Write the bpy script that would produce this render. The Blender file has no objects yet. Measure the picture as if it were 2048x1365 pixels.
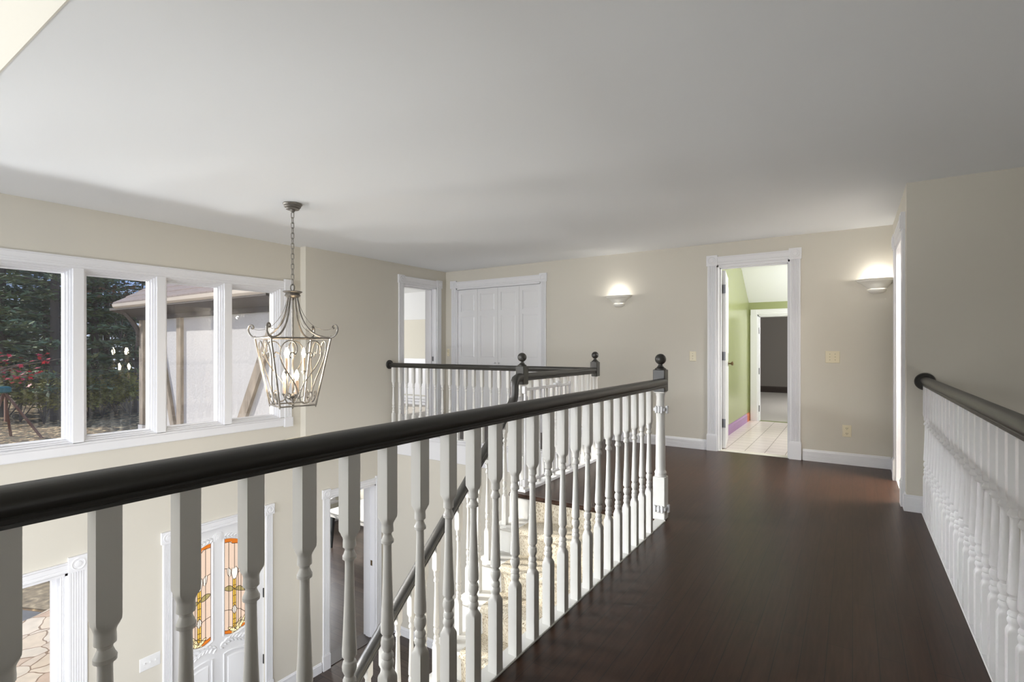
import bpy, bmesh, math, random
from mathutils import Vector, Matrix
random.seed(7)
PI = math.pi
scene = bpy.context.scene
COL = scene.collection
A = math.atan(681/1026)          # camera yaw to the left of +Y
CZ = 1.18
GZ = -2.745                      # ground floor level (upper floor is 0)
HC = 2.368                       # ceiling over the upper floor
FW = Vector((-math.sin(A), math.cos(A), 0)); RT = Vector((math.cos(A), math.sin(A), 0))

# ------------------------------------------------------------------ materials
def nt(m):
    m.use_nodes = True
    t = m.node_tree
    t.nodes.clear()
    return t, t.nodes, t.links
def mat(name, col, rough=.5, metal=0, bump=0, bscale=80, var=0, vscale=6, spec=.5, coat=0, stretch=None, detail=3):
    m = bpy.data.materials.new(name)
    t, n, l = nt(m)
    o = n.new('ShaderNodeOutputMaterial'); b = n.new('ShaderNodeBsdfPrincipled')
    l.new(b.outputs[0], o.inputs[0])
    b.inputs['Base Color'].default_value = (*col, 1)
    b.inputs['Roughness'].default_value = rough
    b.inputs['Metallic'].default_value = metal
    b.inputs['Specular IOR Level'].default_value = spec
    b.inputs['Coat Weight'].default_value = coat
    tc = n.new('ShaderNodeTexCoord'); mp = n.new('ShaderNodeMapping')
    l.new(tc.outputs['Object'], mp.inputs[0])
    if stretch: mp.inputs['Scale'].default_value = stretch
    if bump:
        x = n.new('ShaderNodeTexNoise'); x.inputs['Scale'].default_value = bscale; x.inputs['Detail'].default_value = detail
        bp = n.new('ShaderNodeBump'); bp.inputs['Strength'].default_value = bump; bp.inputs['Distance'].default_value = .01
        l.new(mp.outputs[0], x.inputs['Vector']); l.new(x.outputs[0], bp.inputs['Height']); l.new(bp.outputs[0], b.inputs['Normal'])
    if var:
        x = n.new('ShaderNodeTexNoise'); x.inputs['Scale'].default_value = vscale; x.inputs['Detail'].default_value = 4
        l.new(mp.outputs[0], x.inputs['Vector'])
        r = n.new('ShaderNodeValToRGB')
        r.color_ramp.elements[0].position = .3; r.color_ramp.elements[1].position = .7
        r.color_ramp.elements[0].color = (*[max(0, c*(1-var)) for c in col], 1)
        r.color_ramp.elements[1].color = (*[min(1, c*(1+var)) for c in col], 1)
        l.new(x.outputs[0], r.inputs[0]); l.new(r.outputs[0], b.inputs['Base Color'])
    return m
def emit(name, col, s):
    m = bpy.data.materials.new(name); t, n, l = nt(m)
    o = n.new('ShaderNodeOutputMaterial'); e = n.new('ShaderNodeEmission')
    e.inputs[0].default_value = (*col, 1); e.inputs[1].default_value = s
    l.new(e.outputs[0], o.inputs[0]); return m
def glass_mat(name, tint=(1, 1, 1), refl=.9):
    m = bpy.data.materials.new(name); t, n, l = nt(m)
    o = n.new('ShaderNodeOutputMaterial'); mx = n.new('ShaderNodeMixShader')
    tr = n.new('ShaderNodeBsdfTransparent'); tr.inputs[0].default_value = (*tint, 1)
    gl = n.new('ShaderNodeBsdfGlossy'); gl.inputs['Roughness'].default_value = .01; gl.inputs[0].default_value = (1, 1, 1, 1)
    fr = n.new('ShaderNodeFresnel'); fr.inputs[0].default_value = 1.45
    mu = n.new('ShaderNodeMath'); mu.operation = 'MULTIPLY'; mu.inputs[1].default_value = refl
    l.new(fr.outputs[0], mu.inputs[0]); l.new(mu.outputs[0], mx.inputs[0])
    l.new(tr.outputs[0], mx.inputs[1]); l.new(gl.outputs[0], mx.inputs[2])
    # faint film of dust on the pane
    du = n.new('ShaderNodeBsdfDiffuse'); du.inputs[0].default_value = (.8, .82, .85, 1); m2 = n.new('ShaderNodeMixShader'); m2.inputs[0].default_value = .02
    l.new(mx.outputs[0], m2.inputs[1]); l.new(du.outputs[0], m2.inputs[2]); l.new(m2.outputs[0], o.inputs[0])
    return m
def translucent(name, col, mixf=.6, bump=0, bscale=60):
    m = bpy.data.materials.new(name); t, n, l = nt(m)
    o = n.new('ShaderNodeOutputMaterial'); mx = n.new('ShaderNodeMixShader'); mx.inputs[0].default_value = mixf
    d = n.new('ShaderNodeBsdfPrincipled'); d.inputs['Base Color'].default_value = (*col, 1); d.inputs['Roughness'].default_value = .15
    tr = n.new('ShaderNodeBsdfTranslucent'); tr.inputs[0].default_value = (*col, 1)
    l.new(d.outputs[0], mx.inputs[1]); l.new(tr.outputs[0], mx.inputs[2]); l.new(mx.outputs[0], o.inputs[0])
    if bump:
        tc = n.new('ShaderNodeTexCoord'); x = n.new('ShaderNodeTexNoise'); x.inputs['Scale'].default_value = bscale
        bp = n.new('ShaderNodeBump'); bp.inputs['Strength'].default_value = bump; bp.inputs['Distance'].default_value = .004
        l.new(tc.outputs['Object'], x.inputs['Vector']); l.new(x.outputs[0], bp.inputs['Height'])
        l.new(bp.outputs[0], d.inputs['Normal'])
    return m
def planks(name, c1, c2, rough, pw=.083, pl=1.2, along='Y', gap=(.01, .008, .007), spec=.5, seam=.0012):
    """wood boards: brick texture for the boards, stretched noise for the grain"""
    m = bpy.data.materials.new(name); t, n, l = nt(m)
    o = n.new('ShaderNodeOutputMaterial'); b = n.new('ShaderNodeBsdfPrincipled'); l.new(b.outputs[0], o.inputs[0])
    tc = n.new('ShaderNodeTexCoord'); mp = n.new('ShaderNodeMapping'); l.new(tc.outputs['Object'], mp.inputs[0])
    if along == 'Y': mp.inputs['Rotation'].default_value = (0, 0, PI/2)
    br = n.new('ShaderNodeTexBrick'); l.new(mp.outputs[0], br.inputs['Vector'])
    br.inputs['Scale'].default_value = 1; br.inputs['Brick Width'].default_value = pl; br.inputs['Row Height'].default_value = pw
    br.inputs['Mortar Size'].default_value = seam; br.inputs['Color1'].default_value = (*c1, 1); br.inputs['Color2'].default_value = (*c2, 1)
    br.inputs['Mortar'].default_value = (*gap, 1); br.offset = .37
    mp2 = n.new('ShaderNodeMapping'); l.new(tc.outputs['Object'], mp2.inputs[0])
    mp2.inputs['Scale'].default_value = (1, .07, 1) if along == 'Y' else (.07, 1, 1)
    x = n.new('ShaderNodeTexNoise'); x.inputs['Scale'].default_value = 60; x.inputs['Detail'].default_value = 5; x.inputs['Distortion'].default_value = .6
    l.new(mp2.outputs[0], x.inputs['Vector'])
    r = n.new('ShaderNodeMapRange'); r.inputs[1].default_value = .3; r.inputs[2].default_value = .7; r.inputs[3].default_value = .75; r.inputs[4].default_value = 1.2
    l.new(x.outputs[0], r.inputs[0])
    mx = n.new('ShaderNodeMix'); mx.data_type = 'RGBA'; mx.blend_type = 'MULTIPLY'; mx.inputs[0].default_value = 1
    l.new(br.outputs[0], mx.inputs[6]); l.new(r.outputs[0], mx.inputs[7]); l.new(mx.outputs[2], b.inputs['Base Color'])
    b.inputs['Roughness'].default_value = rough; b.inputs['Specular IOR Level'].default_value = spec
    bp = n.new('ShaderNodeBump'); bp.inputs['Strength'].default_value = .08; bp.inputs['Distance'].default_value = .004
    l.new(x.outputs[0], bp.inputs['Height']); l.new(bp.outputs[0], b.inputs['Normal'])
    return m
def tiles(name, col, grout, w, h, rough=.3, mortar=.006):
    m = bpy.data.materials.new(name); t, n, l = nt(m)
    o = n.new('ShaderNodeOutputMaterial'); b = n.new('ShaderNodeBsdfPrincipled'); l.new(b.outputs[0], o.inputs[0])
    tc = n.new('ShaderNodeTexCoord'); mp = n.new('ShaderNodeMapping'); mp.inputs['Rotation'].default_value = (0, 0, PI/2)
    l.new(tc.outputs['Object'], mp.inputs[0])
    br = n.new('ShaderNodeTexBrick'); l.new(mp.outputs[0], br.inputs['Vector'])
    br.inputs['Scale'].default_value = 1; br.inputs['Brick Width'].default_value = w; br.inputs['Row Height'].default_value = h
    br.inputs['Mortar Size'].default_value = mortar; br.inputs['Color1'].default_value = (*col, 1); br.inputs['Color2'].default_value = (*[c*.94 for c in col], 1)
    br.inputs['Mortar'].default_value = (*grout, 1)
    l.new(br.outputs[0], b.inputs['Base Color']); b.inputs['Roughness'].default_value = rough
    return m
def flag_mat():
    m = bpy.data.materials.new('flagstone'); t, n, l = nt(m)
    o = n.new('ShaderNodeOutputMaterial'); b = n.new('ShaderNodeBsdfPrincipled'); l.new(b.outputs[0], o.inputs[0]); b.inputs['Roughness'].default_value = .8
    tc = n.new('ShaderNodeTexCoord'); ns = n.new('ShaderNodeTexNoise'); ns.inputs['Scale'].default_value = 2.2
    l.new(tc.outputs['Object'], ns.inputs['Vector'])
    mxv = n.new('ShaderNodeMix'); mxv.data_type = 'RGBA'; mxv.blend_type = 'LINEAR_LIGHT'; mxv.inputs[0].default_value = .12
    l.new(tc.outputs['Object'], mxv.inputs[6]); l.new(ns.outputs['Color'], mxv.inputs[7])
    v1 = n.new('ShaderNodeTexVoronoi'); v1.feature = 'DISTANCE_TO_EDGE'; v1.inputs['Scale'].default_value = 3.0
    v2 = n.new('ShaderNodeTexVoronoi'); v2.inputs['Scale'].default_value = 3.0
    l.new(mxv.outputs[2], v1.inputs['Vector']); l.new(mxv.outputs[2], v2.inputs['Vector'])
    r = n.new('ShaderNodeValToRGB'); l.new(v2.outputs['Color'], r.inputs[0])
    e = r.color_ramp.elements; e[0].position = .2; e[0].color = (.50, .35, .24, 1); e[1].position = .8; e[1].color = (.62, .50, .36, 1)
    k = e.new(.5); k.color = (.66, .58, .46, 1)
    n2 = n.new('ShaderNodeTexNoise'); n2.inputs['Scale'].default_value = 9; n2.inputs['Detail'].default_value = 6; l.new(tc.outputs['Object'], n2.inputs['Vector'])
    mr = n.new('ShaderNodeMapRange'); mr.inputs[3].default_value = .7; mr.inputs[4].default_value = 1.2; l.new(n2.outputs[0], mr.inputs[0])
    mu = n.new('ShaderNodeMix'); mu.data_type = 'RGBA'; mu.blend_type = 'MULTIPLY'; mu.inputs[0].default_value = 1
    l.new(r.outputs[0], mu.inputs[6]); l.new(mr.outputs[0], mu.inputs[7])
    th = n.new('ShaderNodeMath'); th.operation = 'LESS_THAN'; th.inputs[1].default_value = .022; l.new(v1.outputs['Distance'], th.inputs[0])
    mx = n.new('ShaderNodeMix'); mx.data_type = 'RGBA'; l.new(th.outputs[0], mx.inputs[0]); l.new(mu.outputs[2], mx.inputs[6]); mx.inputs[7].default_value = (.22, .14, .08, 1)
    l.new(mx.outputs[2], b.inputs['Base Color'])
    return m
def ramp_mat(name, stops, scale, rough=.9, detail=8, bump=.3, stretch=None, kind='noise', dist=.02):
    m = bpy.data.materials.new(name); t, n, l = nt(m)
    o = n.new('ShaderNodeOutputMaterial'); b = n.new('ShaderNodeBsdfPrincipled'); l.new(b.outputs[0], o.inputs[0]); b.inputs['Roughness'].default_value = rough
    tc = n.new('ShaderNodeTexCoord'); mp = n.new('ShaderNodeMapping'); l.new(tc.outputs['Object'], mp.inputs[0])
    if stretch: mp.inputs['Scale'].default_value = stretch
    if kind == 'noise':
        x = n.new('ShaderNodeTexNoise'); x.inputs['Scale'].default_value = scale; x.inputs['Detail'].default_value = detail; out = x.outputs[0]
    else:
        x = n.new('ShaderNodeTexVoronoi'); x.inputs['Scale'].default_value = scale; out = x.outputs['Distance']
    l.new(mp.outputs[0], x.inputs['Vector'])
    r = n.new('ShaderNodeValToRGB'); l.new(out, r.inputs[0])
    e = r.color_ramp.elements
    e[0].position, e[0].color = stops[0][0], (*stops[0][1], 1)
    e[1].position, e[1].color = stops[-1][0], (*stops[-1][1], 1)
    for p, c in stops[1:-1]:
        k = e.new(p); k.color = (*c, 1)
    l.new(r.outputs[0], b.inputs['Base Color'])
    if bump:
        bp = n.new('ShaderNodeBump'); bp.inputs['Strength'].default_value = bump; bp.inputs['Distance'].default_value = dist
        l.new(out, bp.inputs['Height']); l.new(bp.outputs[0], b.inputs['Normal'])
    return m

M = {}
M['wall'] = mat('beige wall paint', (.65, .618, .545), .75, bump=.04, bscale=350, spec=.2)
M['ceil'] = mat('white ceiling paint', (.855, .87, .885), .85, bump=.03, bscale=300, spec=.1)
M['trim'] = mat('white trim paint', (.79, .79, .81), .35, spec=.4)
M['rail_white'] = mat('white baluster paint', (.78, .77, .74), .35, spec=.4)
M['rail_white_lit'] = mat('lit copy of white baluster paint', (.88, .88, .89), .35, spec=.4)  # whiter paint for the right rail, raised to stand in for light on it
M['rail_dark'] = mat('espresso rail lacquer', (.025, .023, .019), .40, bump=.04, bscale=60, stretch=(6, .6, 6), spec=.75)
M['floor'] = planks('espresso oak floor', (.046, .0215, .0125), (.038, .0178, .0105), .31, spec=.2)
M['floor_low'] = planks('brushed brown oak floor', (.075, .052, .043), (.040, .027, .022), .3, pw=.11, along='X', spec=.5, seam=.003)
M['carpet'] = ramp_mat('looped beige carpet', [(.34, (.20, .14, .08)), (.44, (.58, .51, .39)), (.75, (.78, .73, .63))], 150, .95, detail=3, bump=.8, stretch=(1.4, .8, .45), dist=.01)
M['metal'] = mat('aged silver metal', (.24, .22, .195), .45, .75, var=.3, vscale=14)
M['candle'] = mat('ivory candle sleeve', (.80, .60, .45), .5)
M['bulb'] = emit('lit flame bulb', (1, .80, .54), 110)
M['plaster'] = mat('white plaster sconce', (.78, .76, .70), .5)
M['plate'] = mat('almond switch plate', (.78, .71, .53), .4)
M['plate_white'] = mat('white switch plate', (.78, .78, .78), .4)
M['slot'] = mat('dark slot', (.02, .018, .015), .6)
M['hinge'] = mat('brushed steel hinge', (.16, .16, .17), .4, .8)
M['brass'] = mat('antique brass', (.20, .14, .07), .3, .9)
M['black'] = mat('black metal', (.015, .015, .015), .4)
M['glass'] = glass_mat('window glass')
M['green'] = mat('olive green wall paint', (.32, .35, .17), .22, bump=.03, bscale=20, spec=.5)
M['tile'] = tiles('pink white floor tile', (.78, .70, .68), (.30, .24, .22), .205, .205, mortar=.004)
M['purple'] = mat('purple baseboard paint', (.34, .20, .36), .5)
M['orange'] = mat('orange baseboard paint', (.50, .13, .04), .5)
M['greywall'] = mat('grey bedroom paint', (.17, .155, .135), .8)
M['carpet_grey'] = mat('grey beige carpet pile', (.44, .41, .37), .95, bump=.6, bscale=220)
M['taupe'] = mat('taupe wall paint', (.34, .31, .27), .8)
M['darkbase'] = mat('dark baseboard', (.035, .025, .02), .5)
M['cream'] = mat('cream wall paint', (.70, .675, .59), .8)
M['door_white'] = mat('white door paint', (.80, .80, .81), .3, spec=.5)
M['table_white'] = mat('white table lacquer', (.80, .80, .78), .25)
M['table_leg'] = mat('dark slate leg paint', (.05, .06, .065), .5)
M['stucco'] = mat('rough white stucco', (.53, .525, .535), .9, bump=1.0, bscale=26, detail=6, spec=.1)
M['timber'] = mat('weathered brown timber', (.27, .225, .18), .85, bump=.3, bscale=30, var=.35, vscale=10, stretch=(1, 1, .3))
M['timber_dark'] = mat('dark brown eave timber', (.055, .045, .042), .8, bump=.2, bscale=30)
M['gutter'] = mat('pale taupe gutter metal', (.58, .52, .46), .4, spec=.5)
M['lead'] = mat('dark lead came', (.05, .03, .02), .5, .3)
M['shade'] = mat('white window shade', (.85, .85, .84), .7)
M['asphalt'] = mat('grey asphalt', (.13, .135, .14), .9, bump=.5, bscale=120, var=.15, vscale=3)
M['litter'] = ramp_mat('leaf covered soil', [(.3, (.14, .11, .065)), (.55, (.28, .22, .135)), (.72, (.50, .40, .25))], 9)
M['lawn'] = ramp_mat('lawn under fallen leaves', [(.38, (.05, .05, .015)), (.47, (.15, .09, .035)), (.56, (.20, .12, .05)), (.60, (.60, .42, .19)), (.66, (.85, .64, .34))], 4.5, .9, detail=5, bump=.25, dist=.04)
M['flag'] = flag_mat()
M['bark'] = mat('grey brown bark', (.12, .095, .075), .95, bump=.6, bscale=20, stretch=(1, 1, .25))
M['pine'] = mat('blue green pine needles', (.14, .205, .13), .8, var=.5, vscale=2.2)
M['pine2'] = mat('mid green fir needles', (.165, .215, .10), .8, var=.5, vscale=2.2)
M['olive'] = mat('yellow green autumn leaves', (.26, .24, .05), .8, var=.5, vscale=3)
M['rusty'] = mat('brown autumn leaves', (.22, .12, .06), .8, var=.4, vscale=3)
M['maple'] = mat('crimson maple leaves', (.48, .02, .04), .6, var=.35, vscale=5)
M['rust'] = mat('rust brown painted wood', (.22, .09, .045), .7)
M['teal'] = mat('teal painted cap', (.02, .16, .16), .5)
M['drain'] = mat('dark green iron', (.03, .032, .026), .6)
M['gl_peach'] = translucent('peach textured glass', (.64, .50, .40), .55, .7, 90)
M['gl_amber'] = translucent('burnt amber glass', (.55, .16, .02), .5, .3)
M['gl_gold'] = translucent('gold glass', (.80, .50, .08), .5, .5)
M['gl_cream'] = translucent('pale cream glass', (.82, .68, .40), .55, .3)
M['gl_olive'] = translucent('olive leaf glass', (.36, .30, .13), .5, .3)
M['gl_clear'] = translucent('milky white glass', (.85, .78, .70), .55, .9, 120)

def shingle_mat():
    m = tiles('brown roof shingle', (.25, .20, .185), (.12, .095, .09), .5, .16, .9, .006)
    return m
M['shingle'] = shingle_mat()
# ------------------------------------------------------------------ mesh helpers
def wloc(o):
    v = Vector((0, 0, 0))
    while o is not None:
        v += o.location; o = o.parent
    return v
class MB:
    def __init__(s): s.v = []; s.f = []; s.mi = []
    def add(s, vs, fs, mi=0):
        k = len(s.v); s.v += [tuple(p) for p in vs]
        for f in fs: s.f.append(tuple(i+k for i in f)); s.mi.append(mi)
        return s
    def box(s, x0, x1, y0, y1, z0, z1, fr=None, mi=0):
        vs = [(x, y, z) for z in (z0, z1) for y in (y0, y1) for x in (x0, x1)]
        if fr: vs = [fr(*p) for p in vs]
        return s.add(vs, [(0, 2, 3, 1), (4, 5, 7, 6), (0, 1, 5, 4), (2, 6, 7, 3), (0, 4, 6, 2), (1, 3, 7, 5)], mi)
    def bevbox(s, x0, x1, y0, y1, z0, z1, b=.004, fr=None):
        """box with chamfered vertical and top edges (chamfer b)"""
        b = min(b, (x1-x0)/2.01, (y1-y0)/2.01, (z1-z0)/2.01)
        rings = []
        for z, k in ((z0, b), (z0+b, 0), (z1-b, 0), (z1, b)):
            xa, xb, ya, yb = x0+k, x1-k, y0+k, y1-k
            rings.append([(xa+b, ya, z), (xb-b, ya, z), (xb, ya+b, z), (xb, yb-b, z), (xb-b, yb, z), (xa+b, yb, z), (xa, yb-b, z), (xa, ya+b, z)] if True else 0)
        return s.rings([[fr(*p) if fr else p for p in r] for r in rings])
    def rings(s, rs, closed=True, caps=True, mi=0):
        n = len(rs[0]); vs = [p for r in rs for p in r]; fs = []
        for i in range(len(rs)-1):
            for j in range(n if closed else n-1):
                a = i*n+j; b = i*n+(j+1) % n
                fs.append((a, b, b+n, a+n))
        if caps and closed:
            fs.append(tuple(range(n))[::-1]); fs.append(tuple((len(rs)-1)*n+j for j in range(n)))
        return s.add(vs, fs, mi)
    def lathe(s, prof, c=(0, 0), n=20, a0=0, a1=2*PI, fr=None):
        full = abs(a1-a0-2*PI) < 1e-6
        m = n if full else n+1
        rs = []
        for r, z in prof:
            rs.append([(c[0]+max(r, 1e-5)*math.cos(a0+(a1-a0)*j/n), c[1]+max(r, 1e-5)*math.sin(a0+(a1-a0)*j/n), z) for j in range(m)])
        if fr: rs = [[fr(*p) for p in r] for r in rs]
        return s.rings(rs, closed=full, caps=full)
    def prism(s, poly, t0, t1, fr):
        """polygon (a,b) extruded between t0 and t1; fr(a,b,t)->xyz"""
        return s.rings([[fr(a, b, t) for a, b in poly] for t in (t0, t1)])
    def tube(s, pts, r, n=8, closed=False, sq=False, caps=True):
        pts = [Vector(p) for p in pts]; N = len(pts); rs = []
        rr = r if isinstance(r, (list, tuple)) else [r]*N
        up = None
        for i, p in enumerate(pts):
            a = pts[i-1] if (i > 0 or closed) else p; b = pts[(i+1) % N] if (i < N-1 or closed) else p
            d = (b-a).normalized()
            if up is None:
                up = Vector((0, 0, 1)) if abs(d.z) < .9 else Vector((1, 0, 0))
            u = (up-d*up.dot(d))
            if u.length < 1e-4: u = d.orthogonal()
            u.normalize(); w = d.cross(u); up = u
            off = PI/n if sq else 0
            rs.append([p+u*rr[i]*math.cos(2*PI*j/n+off)+w*rr[i]*math.sin(2*PI*j/n+off) for j in range(n)])
        if closed: rs.append(rs[0])
        return s.rings(rs, caps=caps and not closed)
    def sphere(s, c, r, n=16, m=10, sz=1):
        prof = [(r*math.sin(PI*i/m), c[2]-r*sz*math.cos(PI*i/m)) for i in range(m+1)]
        return s.lathe(prof, (c[0], c[1]), n)
    def build(s, name, m, parent=None, ang=35, org=None, weld=False):
        me = bpy.data.meshes.new(name)
        w = org if org is not None else (wloc(parent) if parent else Vector((0, 0, 0)))
        w = Vector(w)
        me.from_pydata([tuple(Vector(p)-w) for p in s.v], [], s.f)
        ms = m if isinstance(m, (list, tuple)) else [m]
        for k in ms: me.materials.append(k)
        if len(ms) > 1: me.polygons.foreach_set('material_index', s.mi)
        bm = bmesh.new(); bm.from_mesh(me)
        if weld: bmesh.ops.remove_doubles(bm, verts=bm.verts, dist=1e-5)
        bmesh.ops.recalc_face_normals(bm, faces=bm.faces); bm.to_mesh(me); bm.free()
        if ang:
            me.shade_smooth(); me.set_sharp_from_angle(angle=math.radians(ang))
        o = bpy.data.objects.new(name, me); COL.objects.link(o)
        if parent: o.parent = parent
        if org is not None: o.location = w - (wloc(parent) if parent else Vector((0, 0, 0)))
        return o
def tag(o, label=None, cat=None, group=None, kind=None):
    if label: o['label'] = label
    if cat: o['category'] = cat
    if group: o['group'] = group
    if kind: o['kind'] = kind
    return o
def thing(name, loc, label, cat, group=None, kind=None):
    o = bpy.data.objects.new(name, None); COL.objects.link(o); o.location = loc; o.empty_display_size = .1
    return tag(o, label, cat, group, kind)
def inst(src, name, parent, loc, rz=0, sc=None):
    o = src.copy(); o.name = name; COL.objects.link(o); o.parent = parent; o.location = loc; o.rotation_euler = (0, 0, rz)
    if sc: o.scale = sc
    return o
def struct(mb, name, m, label, cat, ang=35):
    return tag(mb.build(name, m, None, ang), label, cat, None, 'structure')
def FX(c, s=1): return lambda a, z, w: (c+s*w, a, z)      # wall plane X=c, w grows out of the wall
def FY(c, s=-1): return lambda a, z, w: (a, c+s*w, z)
def wallpanel(fr, a0, a1, z0, z1, th, holes):
    """slab of wall from w=0 back to w=-th with rectangular holes (a0,a1,z0,z1)"""
    As = sorted({a0, a1, *[h[0] for h in holes], *[h[1] for h in holes]}); Zs = sorted({z0, z1, *[h[2] for h in holes], *[h[3] for h in holes]})
    As = [a for a in As if a0 <= a <= a1]; Zs = [z for z in Zs if z0 <= z <= z1]
    mb = MB()
    solid = lambda i, j: 0 <= i < len(As)-1 and 0 <= j < len(Zs)-1 and not any(h[0]-1e-6 <= As[i] and As[i+1] <= h[1]+1e-6 and h[2]-1e-6 <= Zs[j] and Zs[j+1] <= h[3]+1e-6 for h in holes)
    for i in range(len(As)-1):
        for j in range(len(Zs)-1):
            if not solid(i, j): continue
            a, b, c, d = As[i], As[i+1], Zs[j], Zs[j+1]
            P = lambda x, z, w: fr(x, z, w)
            mb.add([P(a, c, 0), P(b, c, 0), P(b, d, 0), P(a, d, 0)], [(0, 1, 2, 3)])
            mb.add([P(a, c, -th), P(b, c, -th), P(b, d, -th), P(a, d, -th)], [(3, 2, 1, 0)])
            for (di, dj, e) in ((-1, 0, ((a, c), (a, d))), (1, 0, ((b, c), (b, d))), (0, -1, ((a, c), (b, c))), (0, 1, ((a, d), (b, d)))):
                if not solid(i+di, j+dj):
                    (p, q), (r, s_) = e
                    mb.add([P(p, q, 0), P(r, s_, 0), P(r, s_, -th), P(p, q, -th)], [(0, 1, 2, 3)])
    return mb
def flutes(w, t, n=4, d=.006, m=.014):
    """fluted casing section in (across, out): width w, thickness t"""
    p = [(0, 0), (0, t-.004), (.004, t)]
    step = (w-2*m)/max(n, 1); g = step*.62
    for i in range(n):
        a = m+step*i+(step-g)/2
        p += [(a, t), (a+g*.25, t-d), (a+g*.75, t-d), (a+g, t)]
    p += [(w-.004, t), (w, t-.004), (w, 0)]
    return p
def rosette(mb, fr, ca, cz, w, t):
    h = w/2
    mb.box(ca-h, ca+h, cz-h, cz+h, 0, t, fr)
    rings = []
    for r, d in ((.40, 0), (.40, .004), (.34, .006), (.30, .001), (.20, .001), (.17, .006), (.05, .008)):
        rings.append([fr(ca+w*r*math.cos(2*PI*k/20), cz+w*r*math.sin(2*PI*k/20), t+d) for k in range(20)])
    mb.rings(rings)
def casing(parent, fr, a0, a1, z0, ztop, cw=.09, left=True, right=True, plinth=.19, hw=.095, blk=.115, rose=True, fl=4, t=.02, depth=.16, jamb=True, over=.012):
    """door or window surround: fluted legs on plinths, head board, corner blocks, jambs. Opening a0..a1, top ztop"""
    z1 = z0+plinth
    for on, e0, e1 in ((left, a0-cw, a0), (right, a1, a1+cw)):
        if not on: continue
        m = MB(); m.prism([(e0+x, y) for x, y in flutes(e1-e0, t, fl)], z1, ztop, lambda a, w, z: fr(a, z, w))
        m.build('casing', M['trim'], parent, 20)
        if plinth > 0:
            m = MB(); m.box(e0-over/2, e1+over/2, z0, z1-.012, 0, t+.008, fr); m.box(e0-over/4, e1+over/4, z1-.012, z1, 0, t+.004, fr); m.build('plinth_block', M['trim'], parent)
        m = MB(); c = (e0+e1)/2
        if rose: rosette(m, fr, c, ztop+blk/2, blk, t+.008)
        else: m.box(c-blk/2, c+blk/2, ztop, ztop+blk, 0, t+.008, fr)
        m.build('corner_block', M['trim'], parent)
    h0 = a0-(0 if not left else cw/2-blk/2); h1 = a1+(0 if not right else cw/2-blk/2)
    sec = [(ztop+.006, 0), (ztop+.006, t-.004), (ztop+.012, t), (ztop+.03, t), (ztop+.034, t-.004), (ztop+.04, t), (ztop+hw-.02, t), (ztop+hw-.01, t+.006), (ztop+hw, t+.006), (ztop+hw, 0)]
    m = MB(); m.prism(sec, h0, h1, lambda z, w, a: fr(a, z, w)); m.build('head_casing', M['trim'], parent, 20)
    if jamb:
        m = MB(); j = .018
        m.box(a0-.001, a0+j, z0, ztop+.006, -depth, .004, fr); m.box(a1-j, a1+.001, z0, ztop+.006, -depth, .004, fr); m.box(a0, a1, ztop-j, ztop+.006, -depth, .004, fr)
        m.box(a0+j, a0+j+.012, z0, ztop-j, -depth*.75, -depth*.4, fr); m.box(a1-j-.012, a1-j, z0, ztop-j, -depth*.75, -depth*.4, fr); m.box(a0+j, a1-j, ztop-j-.012, ztop-j, -depth*.75, -depth*.4, fr)
        m.build('jamb', M['trim'], parent)
def baseboard(name, fr, a0, a1, z0, label, m=None, h=.118, t=.016):
    b = MB()
    sec = [(z0, 0), (z0, t), (z0+h*.25, t), (z0+h*.27, t-.0015), (z0+h*.3, t), (z0+h*.55, t), (z0+h*.57, t-.0015), (z0+h*.6, t), (z0+h*.82, t), (z0+h*.9, t*.6), (z0+h*.97, t*.5), (z0+h, t*.3), (z0+h, 0)]
    b.prism(sec, a0, a1, lambda z, w, a: fr(a, z, w))
    return struct(b, name, m or M['trim'], label, 'baseboard', 20)

# ------------------------------------------------------------------ shell of the house
WX, JX, BY = -5.455, -5.35, 6.17
PER = .623; Y0 = 1.585
MUL = [Y0+PER*k for k in range(-3, 4)]          # mullion centres, last one is the right end
# window wall (left): four storeys of openings
struct(wallpanel(FX(WX), -5.2, 3.68, GZ-.2, 4.5, .22, [(MUL[0]+.03, MUL[-1]-.03, .372, 1.85), (2.302, 3.243, GZ, -.69), (-.35, 1.515, GZ+.06, -.705)]), 'wall_left', M['wall'], 'tall beige outside wall with the row of windows and the front door', 'wall', 0)
b = wallpanel(FX(JX), 3.68, 6.30, GZ-.2, HC+.1, .22, [(5.245, 5.955, 0, 2.097), (4.0, 4.74, GZ, -.66)])
b.box(WX-.2, JX-.0001, 3.6795, 3.70, GZ-.2, HC+.1)
struct(b, 'wall_left_recess', M['wall'], 'beige wall with two doorways, one above the other, right of the windows', 'wall', 0)
struct(wallpanel(FY(BY), JX-.2, .60, -.3, HC+.1, .16, [(-5.136, -3.611, 0, 2.094), (-1.290, -.553, 0, 2.112)]), 'wall_back', M['wall'], 'beige back wall with the closet, two sconces and a fluted doorway', 'wall', 0)
b = wallpanel(FY(4.665), .325, 3.7, GZ-.2, HC+.1, .14, [])
struct(b, 'wall_right', M['wall'], 'shaded beige wall behind the end of the right railing', 'wall', 0)
struct(wallpanel(FX(.325, -1), 4.665+.1401, BY, -.3, HC+.1, .14, [(4.87, 5.66, 0, 2.06)]), 'wall_right_side', M['wall'], 'narrow beige side wall with a cased doorway seen edge on', 'wall', 0)
struct(wallpanel(FY(5.0), JX, -2.23, GZ, -.285, .12, []), 'wall_foyer', M['wall'], 'pale wall below the far railing', 'wall', 0)
b = MB(); b.box(-1.098, -1.0, .3, 3.5, GZ, -.285)
struct(b, 'wall_stair', M['wall'], 'pale wall beside the staircase under the bridge', 'wall', 0)
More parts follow.
